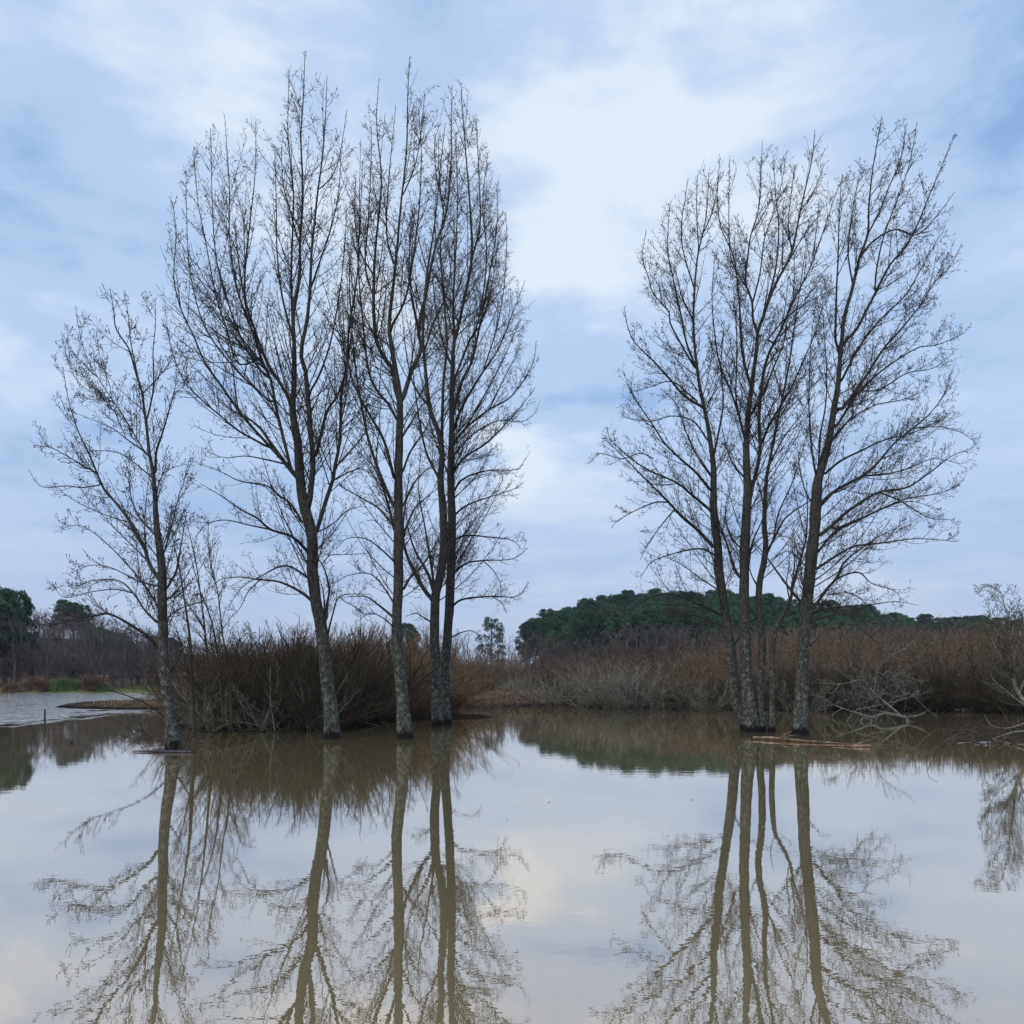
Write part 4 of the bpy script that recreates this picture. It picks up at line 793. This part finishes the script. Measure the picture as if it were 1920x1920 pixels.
# dark bush behind the left poplars
LB_X = [360, 400, 450, 500, 560, 620, 680, 740, 800, 850]
LB_Y = [1245, 1222, 1190, 1160, 1150, 1160, 1172, 1178, 1190, 1212]
for Y, dr, a, bb in ((62, -2, 620, 850), (52, 3, 600, 850), (44, 6, 590, 850), (39, 6, 380, 800), (35.5, 8, 385, 690), (33, 22, 380, 620), (31.3, 50, 385, 600)):
    px = a + R_.uniform(0, 15)
    while px < bb:
        pr = rust if Y > 36.5 or px > 690 else dark
        shrub_at(px, Y + R_.uniform(-.6, .6), np.interp(px, LB_X, LB_Y) + dr + R_.uniform(-16, 26), pr, 4.9 if pr is rust else 3.9,
                 'dark brown willow shrub of the dense thicket behind the left poplars' if pr is dark else 'rust tinted willow shrub at the back of the thicket behind the left poplars', 'dark willows behind the left poplars' if pr is dark else 'rusty willows behind the left poplars', R_.uniform(.85, 1.25))
        px += R_.uniform(28, 42) * 40 / Y * .9
for (px, Y, yt, lb) in ((415, 31.2, 1250, 'pale stemmed low shrub at the waterline, left end of the dark thicket'), (470, 30.8, 1262, 'low tangle of grey stems at the waterline between the two left poplars'), (540, 30.8, 1240, 'grey stemmed shrub leaning over the water left of the tallest poplar'), (588, 31.5, 1255, 'grey tangle touching the foot of the tallest poplar'), (690, 37, 1262, 'small grey stemmed shrub between the tallest poplar and the pale trunk')):
    shrub_at(px, Y, yt, greyp, 2.9, lb, None, 1.3, z=-.05)
# scrub on the mud spit and left back shore
for (px, Y, yt) in ((345, 58, 1215), (372, 54, 1222), (322, 60, 1238), (400, 50, 1225), (440, 48, 1215), (360, 47, 1265), (420, 44, 1240)):
    shrub_at(px, Y, yt, dark, 3.9, 'thin brown willow shrub on the mud spit behind the shortest poplar', 'willows on the mud spit', 1.1)

for (px, Y, yt, lb) in ((1045, 56, 1262, 'sparse brown shrub at the right end of the grassy bank'), (1150, 54, 1228, 'upright grey brown shrub rising behind the low grey ones on the middle bank'), (1500, 47, 1272, 'pale tangled shrub seen between the trunks of the right clump'), (1640, 46.5, 1262, 'pale tangled shrub just behind the dead grey branches')):
    shrub_at(px, Y, yt, greyd, 2.9, lb, None, 1.2)
for (px, Y, yt) in ((1070, 55.5, 1262), (1140, 52.2, 1275), (1212, 50.5, 1270), (1280, 49.5, 1275), (1300, 50, 1250), (1350, 48, 1282)):
    shrub_at(px, Y, yt, dark, 3.9, 'shade-darkened willow shrub between the pale shrubs of the middle bank', 'shade-darkened willows of the middle bank', 1.2)  # darkened shrubs fill the gaps, standing in for shaded hollows
# ------------------------------------------------------------------ grasses, debris (uncountable)
def blades(name, pts, hgt, wid, mat, seed, lean=.5):
    rng = np.random.default_rng(seed); n = len(pts); a = rng.uniform(0, 2 * np.pi, n)
    h = hgt * rng.uniform(.5, 1.15, n); ln = rng.normal(0, lean, (n, 2)) * h[:, None]
    s = np.stack([np.cos(a), np.sin(a), np.zeros(n)], 1) * wid
    base = np.asarray(pts); midp = base + np.c_[ln * .35, h * .6]; top = base + np.c_[ln, h]
    V = np.stack([base - s, base + s, midp + s * .7, midp - s * .7, top], 1).reshape(-1, 3); i = np.arange(n)[:, None] * 5
    T = np.concatenate([i + [0, 1, 2], i + [0, 2, 3], i + [3, 2, 4]])
    return link_mesh(name, V, T, mat)
M_DRY = mat_noise('dry_marsh_grass', (.15, .105, .068), (.34, .25, .165), .8, .9, (.23, .165, .11))
M_GREEN = mat_noise('green_rush', (.07, .12, .04), (.20, .28, .10), 1.2, .8)
M_TAN = mat_noise('tan_rush', (.22, .18, .11), (.40, .33, .21), 1.2, .85)
M_STICK = mat_noise('wet_stick', (.020, .016, .012), (.11, .08, .058), 3, .7)
rg_ = np.random.default_rng(77)
def scatter(n, x0, x1, y0, y1, zlo=.10, zhi=9):
    x = rg_.uniform(x0, x1, n); y = rg_.uniform(y0, y1, n); z = ground(x, y); k = (z > zlo) & (z < zhi)
    return np.stack([x, y, z - .03], 1)[k]
bpts = np.concatenate([scatter(16000, -7, 9, 50, 92), scatter(5000, 9, 45, 42, 60), scatter(5000, -26, -8, 44, 64), scatter(2500, -14, -1, 30, 44)])
tag(blades('dry_grass', bpts, .32, .022, M_DRY, 1), 'dry brown marsh grass on the far bank and mud spit', 'grass', kind='stuff')
mpts = scatter(9000, -85, -30, 86, 112)
tag(blades('meadow_grass', mpts, .28, .03, M_GREEN, 2), 'short green meadow grass along the far left shore', 'grass', kind='stuff')
def tussock(px, Y, w, h, mat, label, seed, group=None, lean=.35, n=1400, name='rush_tussock', cat='tussock'):
    r = np.random.default_rng(seed); x0 = (px - 960) / F * Y; root_z = float(ground(x0, Y))
    p = r.normal(0, .38, (n, 2)) * (w, w * .6); k = (p[:, 0] / w) ** 2 + (p[:, 1] / w / .6) ** 2 < 1.0; p = p[k]
    pts = np.c_[p, np.zeros(len(p)) - .04]
    hh = h * np.clip(1.08 - .75 * ((p[:, 0] / w) ** 2 + (p[:, 1] / w / .6) ** 2) ** .5, .2, 1.1) * (1 + .15 * np.sin(p[:, 0] * 9))
    o = blades(name, pts, hh, .022, mat, seed, lean); o.location = (x0, Y, root_z); tag(o, label, cat, group); return o
for i, (px, w, h, mt, lb) in enumerate(((44, 1.3, 1.2, M_TAN, 'tan rush tussock, leftmost of the row along the far left shore'), (86, 1.1, 1.3, M_TAN, 'tan and olive rush clump just right of the rust shrub on the far shore'), (99, 1.3, 1.1, M_GREEN, 'low bright green rush tussock left of the tallest green one'), (119, 1.5, 1.85, M_GREEN, 'tallest bright green rush tussock on the far left shore'), (134, 1.4, 1.3, M_GREEN, 'green rush tussock right of the tallest one'), (150, 1.3, 1.5, M_TAN, 'tan rush tussock between green rushes and the second rust shrub'), (194, 1.2, 1.2, M_GREEN, 'small green rush tussock right of the last rust shrub'), (182, 1.3, 1.2, M_TAN, 'brownish low rush tussock beside the last rust shrub'))):
    tussock(px, 101.0 + (i % 3) * 1.2, w, h, mt, lb, 40 + i, 'rush tussocks on the far left shore')
M_RSH = mat_noise('rust_brush', (.17, .09, .06), (.33, .19, .13), 2, .9)
for i, (px, Y, h, lb) in enumerate(((20, 100, 1.0, 'low rust red brush heap at the left edge of the far shore'), (66, 101, 1.9, 'rust red brush heap between the tan tussocks on the far shore'), (171, 101, 2.1, 'rust red brush heap right of the green rushes on the far shore'))):
    tussock(px, Y, 1.15, h, M_RSH, lb, 60 + i, 'rust red brush heaps on the far shore', lean=.45, n=2200, name='brush_heap', cat='brush')
# debris line at the middle bank, sticks poking from water
def sticks(name, label, regions, seed, mat, lmin, lmax, r0, r1, flat=.35):
    r = np.random.default_rng(seed); Ps = []
    for (px0, px1, y0, y1, n) in regions:
        for _ in range(n):
            px = r.uniform(px0, px1); Y = YW(r.uniform(y0, y1)); x = (px - 960) / F * Y
            l = r.uniform(lmin, lmax); a = r.uniform(0, 6.28); e = abs(r.normal(0, flat)); d = np.array([math.cos(a) * math.cos(e), math.sin(a) * math.cos(e), math.sin(e)])
            b0 = np.array([x, Y, max(float(ground(x, Y)), 0) - .03]); bend = r.normal(0, .12, 3) * l
            Ps.append(np.stack([b0 + d * l * s + bend * math.sin(s * 3.14) for s in np.linspace(0, 1, 5)]))
    Ps = np.stack(Ps); R = r.uniform(r0, r1, len(Ps))[:, None] * np.linspace(1, .4, 5)[None]
    a = Acc(); a.add(tubes(Ps, R, 5)); o = a.build(name, mat); tag(o, label, 'driftwood', kind='stuff'); return o
sticks('driftwood_litter', 'litter of dark sticks and twigs washed up along the far waterline', [(850, 1095, 1321, 1335, 330), (1095, 1400, 1330, 1342, 260), (1400, 1910, 1332, 1340, 200), (1760, 1915, 1352, 1400, 130)], 5, M_STICK, .25, 1.3, .008, .03)
sticks('twig_litter', 'mat of thin twigs caught round the foot of the shortest poplar', [(245, 322, 1368, 1392, 120), (318, 375, 1372, 1412, 110), (440, 620, 1352, 1380, 160)], 6, M_STICK, .2, 1.0, .006, .018, .5)

# ------------------------------------------------------------------ logs, plank, posts
def wood(name, label, cat, pts, R, mat, S=10, seed=1, rough=.07, K=24, stubs=()):
    r = np.random.default_rng(seed); pp = resample(pts, K); c = pp.mean(0)
    RR = np.interp(np.linspace(0, 1, K), np.linspace(0, 1, len(R)), R)
    pp = np.vstack([pp[:1] + (pp[:1] - pp[1:2]) * .02, pp, pp[-1:] + (pp[-1:] - pp[-2:-1]) * .02]); RR = np.r_[.002, RR, .002]
    root = empty(name, (c[0], c[1], 0))
    a = Acc(); a.add(tubes((pp - (c[0], c[1], 0))[None], RR[None], S, r, rough)); a.build('stem', mat, root, True)
    for (sp, sr) in stubs:
        q = resample(sp, 8) - (c[0], c[1], 0); a = Acc(); a.add(tubes(q[None], np.linspace(sr, sr * .35, 8)[None], 6, r, .06)); a.build('side_branch', mat, root, True)
    tag(root, label, cat); return root
M_LOG = mat_noise('peeling_log', (.05, .03, .02), (.50, .34, .21), 5, .55, (.24, .14, .085), bump=.01, stretch=(.5, 2, 2), spec=.5)
M_WETLOG = mat_noise('wet_grey_log', (.05, .045, .055), (.42, .38, .40), 9, .28, (.20, .175, .185), stretch=(.5, 2, 2), spec=.8)
M_PLANK = mat_noise('soaked_plank', (.018, .014, .018), (.06, .045, .05), 6, .4, stretch=(.3, 3, 3), spec=.5)
Wt = lambda px, py, z=0.03: np.array([(px - 960) / F * YW(py), YW(py), z])
wood('fallen_log', 'long peeling orange brown log floating below the right poplar clump', 'log',
     [Wt(1412, 1386.5, .06), Wt(1450, 1388, .07), Wt(1500, 1391.5, .05), Wt(1560, 1394.5, .035), Wt(1620, 1396, .012), Wt(1690, 1396, .004)], [.038, .042, .028, .012, .006, .003], M_LOG,
     stubs=(([Wt(1462, 1390, .08), Wt(1475, 1388.5, .22), Wt(1484, 1388, .27)], .022), ([Wt(1468, 1391, .10), Wt(1478, 1390, .16), Wt(1498, 1389, .18)], .02)))
wood('fallen_branch', 'short forked brown branch floating just below the long log', 'branch', [Wt(1562, 1399, .02), Wt(1600, 1400.5, .03), Wt(1632, 1401, .03)], [.02, .035, .04], M_LOG, seed=3, S=7,
     stubs=(([Wt(1600, 1400, .04), Wt(1618, 1399, .12), Wt(1640, 1397, .19)], .022), ([Wt(1585, 1400, .03), Wt(1610, 1403, .02)], .02)))
wood('fallen_log', 'thin wet grey log lying in the water near the right edge', 'log', [Wt(1795, 1394, .015), Wt(1825, 1394.5, .02), Wt(1856, 1394.5, .03)], [.012, .03, .045], M_WETLOG, seed=4)
wood('fallen_log', 'pale pinkish grey log floating against the dark right bank', 'log', [Wt(1752, 1333.5, .06), Wt(1790, 1335, .08), Wt(1830, 1335.5, .08), Wt(1868, 1336, .07)], [.10, .12, .11, .09], M_WETLOG, seed=5)
wood('floating_plank', 'straight dark plank floating at the foot of the shortest poplar', 'plank', [Wt(248, 1410, .025), Wt(300, 1411, .03), Wt(362, 1412, .025)], [.012, .03, .045, .045], M_PLANK, seed=6, rough=.02, S=6)
wood('wooden_post', 'thin wooden post standing in the rippled water far on the left', 'post', [(Wt(84, 1357, -.3)), Wt(84, 1357, .3), Wt(84, 1357, .60)], [.035, .035, .03], M_STICK, seed=7, K=8)
wood('wooden_stump', 'dark rotten stub poking from the water left of the shortest poplar', 'stump', [Wt(133, 1395, -.1), Wt(133, 1395, .04), Wt(133.5, 1395, .10)], [.05, .055, .045], M_STICK, seed=8, K=8, rough=.15)
wood('fallen_branch', 'black waterlogged branch in the calm water near the bank at right', 'branch', [Wt(1822, 1369, .02), Wt(1830, 1367.5, .07), Wt(1838, 1368.5, .02)], [.02, .045, .02], M_STICK, seed=9, K=10)
wood('fallen_branch', 'pale bent dead stem rising from the middle of the far bank', 'branch', [Wt(1044, 1324, .0), Wt(1034, 1324, .75), Wt(1024, 1324, 1.3), Wt(1008, 1324, 1.75), Wt(998, 1324, 1.95)], [.05, .045, .035, .02, .01], M_GREYB, seed=10)
DB = [([(1003, 1336), (1004, 1322), (1000, 1312), (996, 1302), (994, 1292)], [1.3, 1.1, .9, .6]), ([(1004, 1322), (1010, 1312), (1014, 1305)], 1), ([(1003, 1320), (995, 1310), (985, 1300)], 1), ([(1002, 1318), (1001, 1300), (1000, 1292)], .9), ([(1004, 1321), (1015, 1312), (1022, 1308)], .8)]
tree_from_limbs('dead_sapling', 'small dark dead sapling standing in the water before the middle bank', 'sapling', 1336, DB, [(970, 1285), (1035, 1285), (1030, 1334), (980, 1334)], 55, twigden=.6, mats=(M_STICK, M_STICK, M_STICK), ylim=1.2, single=True)
for i, (px, py, lb) in enumerate(((970, 1331, 'short black stub in front of the grassy bank'), (1033, 1331, 'short black stub beside the pale bent stem'), (928, 1329, 'black wet stub at the left of the grassy bank'))):
    wood('wooden_stump', lb, 'stump', [Wt(px, py, -.1), Wt(px, py, .12), Wt(px + .6, py, .28)], [.09, .09, .07], M_STICK, seed=20 + i, K=7, rough=.15)

fl = []
rf = np.random.default_rng(9)
for (a, b_, c, d_, n) in ((930, 1320, 1345, 1400, 60), (840, 1010, 1338, 1352, 30), (1760, 1915, 1358, 1400, 60), (60, 330, 1345, 1400, 50), (700, 1500, 1420, 1700, 12), (380, 640, 1376, 1392, 60), (1200, 1420, 1380, 1390, 30)):
    for _ in range(n):
        Y = YW(rf.uniform(c, d_)); fl.append(((rf.uniform(a, b_) - 960) / F * Y, Y))
fl = np.array(fl); n = len(fl); an = rf.uniform(0, 6.28, n); sz = rf.uniform(.015, .05, n)
V = np.stack([np.stack([fl[:, 0] + np.cos(an + k * 1.57) * sz * (1 if k % 2 else .5), fl[:, 1] + np.sin(an + k * 1.57) * sz * (1 if k % 2 else .5), np.full(n, .006 + .006 * (k % 2))], 1) for k in range(4)], 1).reshape(-1, 3)
M_LEAF = mat_noise('floating_leaf', (.10, .07, .04), (.45, .40, .32), 3, .6)
tag(link_mesh('floating_leaves', V, np.arange(4 * n).reshape(-1, 4), M_LEAF), 'scattered pale leaves and scum flecks floating on the still water', 'leaves', kind='stuff')

for p_ in pines + bare + palet + rust + palew + dark + greyp + greyd:      # kinds that found no spot
    if p_.name not in protos_used:
        for c_ in list(p_.children): bpy.data.objects.remove(c_)
        bpy.data.objects.remove(p_)
# small buildings far behind the rushes
def box(name, mat, parent, x0, x1, y0, y1, z0, z1):
    V = [(x, y, z) for z in (z0, z1) for (x, y) in ((x0, y0), (x1, y0), (x1, y1), (x0, y1))]
    return link_mesh(name, V, [(0, 3, 2, 1), (4, 5, 6, 7), (0, 1, 5, 4), (1, 2, 6, 5), (2, 3, 7, 6), (3, 0, 4, 7)], mat, parent)
M_WALL = mat_noise('shed_wall', (.20, .17, .15), (.30, .26, .23), 2, .9); M_ROOF = mat_noise('shed_roof', (.30, .32, .36), (.42, .44, .48), 2, .6)
M_WHITE = mat_noise('white_paint', (.70, .70, .70), (.8, .8, .8), 2, .6); M_RED = mat_noise('orange_red_tarp', (.5, .08, .03), (.65, .16, .05), 2, .7)
def roofed(name, label, cat, px, Y, w, d, h, rh):
    x = (px - 960) / F * Y; root = empty(name, (x, Y, float(ground(x, Y))), .15)
    box('wall', M_WALL, root, -w / 2, w / 2, 0, d, -.3, h)
    V = [(-w / 2 - .2, -.25, h), (w / 2 + .2, -.25, h), (w / 2 + .2, d + .25, h), (-w / 2 - .2, d + .25, h), (-w / 2 - .2, d / 2, h + rh), (w / 2 + .2, d / 2, h + rh)]
    link_mesh('roof', V, [(0, 1, 5, 4), (2, 3, 4, 5), (0, 4, 3, 3), (1, 2, 5, 5)][:2], M_ROOF, root)
    box('gutter_board', M_WHITE, root, -w / 2 - .2, w / 2 + .2, -.32, -.26, h - .22, h - .01)
    box('door', M_STICK, root, -.4, .4, -.03, -.003, 0, 1.6)
    tag(root, label, cat); return root
roofed('garden_shed', 'small grey roofed shed with a white eaves board behind the rushes', 'shed', 162, 108, .95, 1.2, .72, .55)
x = (190 - 960) / F * 109; root = empty('market_stall', (x, 109, float(ground(x, 109))))
root.name = 'open_shelter'
box('awning', M_WHITE, root, -.75, .55, 0, 1, 1.42, 1.55); box('tarp', M_RED, root, .1, .8, -.05, .6, .85, 1.2)
for (lx, ly) in ((-.7, .05), (.5, .05), (-.7, .95), (.5, .95)): box('leg', M_STICK, root, lx - .03, lx + .03, ly - .03, ly + .03, -.2, 1.42)
tag(root, 'tiny open shelter with a white top and an orange red tarp, beside the shed', 'shelter')
print('objects', len(bpy.data.objects), 'polys', sum(len(m.polygons) for m in bpy.data.meshes))

# ------------------------------------------------------------------ thin winter haze
hz = link_mesh('haze', [(-2600, -80, -4), (2600, -80, -4), (2600, 4100, -4), (-2600, 4100, -4), (-2600, -80, 60), (2600, -80, 60), (2600, 4100, 60), (-2600, 4100, 60)],
               [(0, 3, 2, 1), (4, 5, 6, 7), (0, 1, 5, 4), (1, 2, 6, 5), (2, 3, 7, 6), (3, 0, 4, 7)], bpy.data.materials.new('thin_haze'))
hm = hz.data.materials[0]; hm.use_nodes = True; hm.node_tree.nodes.clear()
pv = hm.node_tree.nodes.new('ShaderNodeVolumePrincipled'); pv.inputs['Color'].default_value = (.80, .88, 1.0, 1); pv.inputs['Density'].default_value = .00018; pv.inputs['Anisotropy'].default_value = .2
mo = hm.node_tree.nodes.new('ShaderNodeOutputMaterial'); hm.node_tree.links.new(pv.outputs[0], mo.inputs['Volume'])
tag(hz, kind='stuff'); hz['label'] = 'thin pale blue haze over the lake and woods'; hz['category'] = 'haze'
sc.cycles.volume_bounces = 0
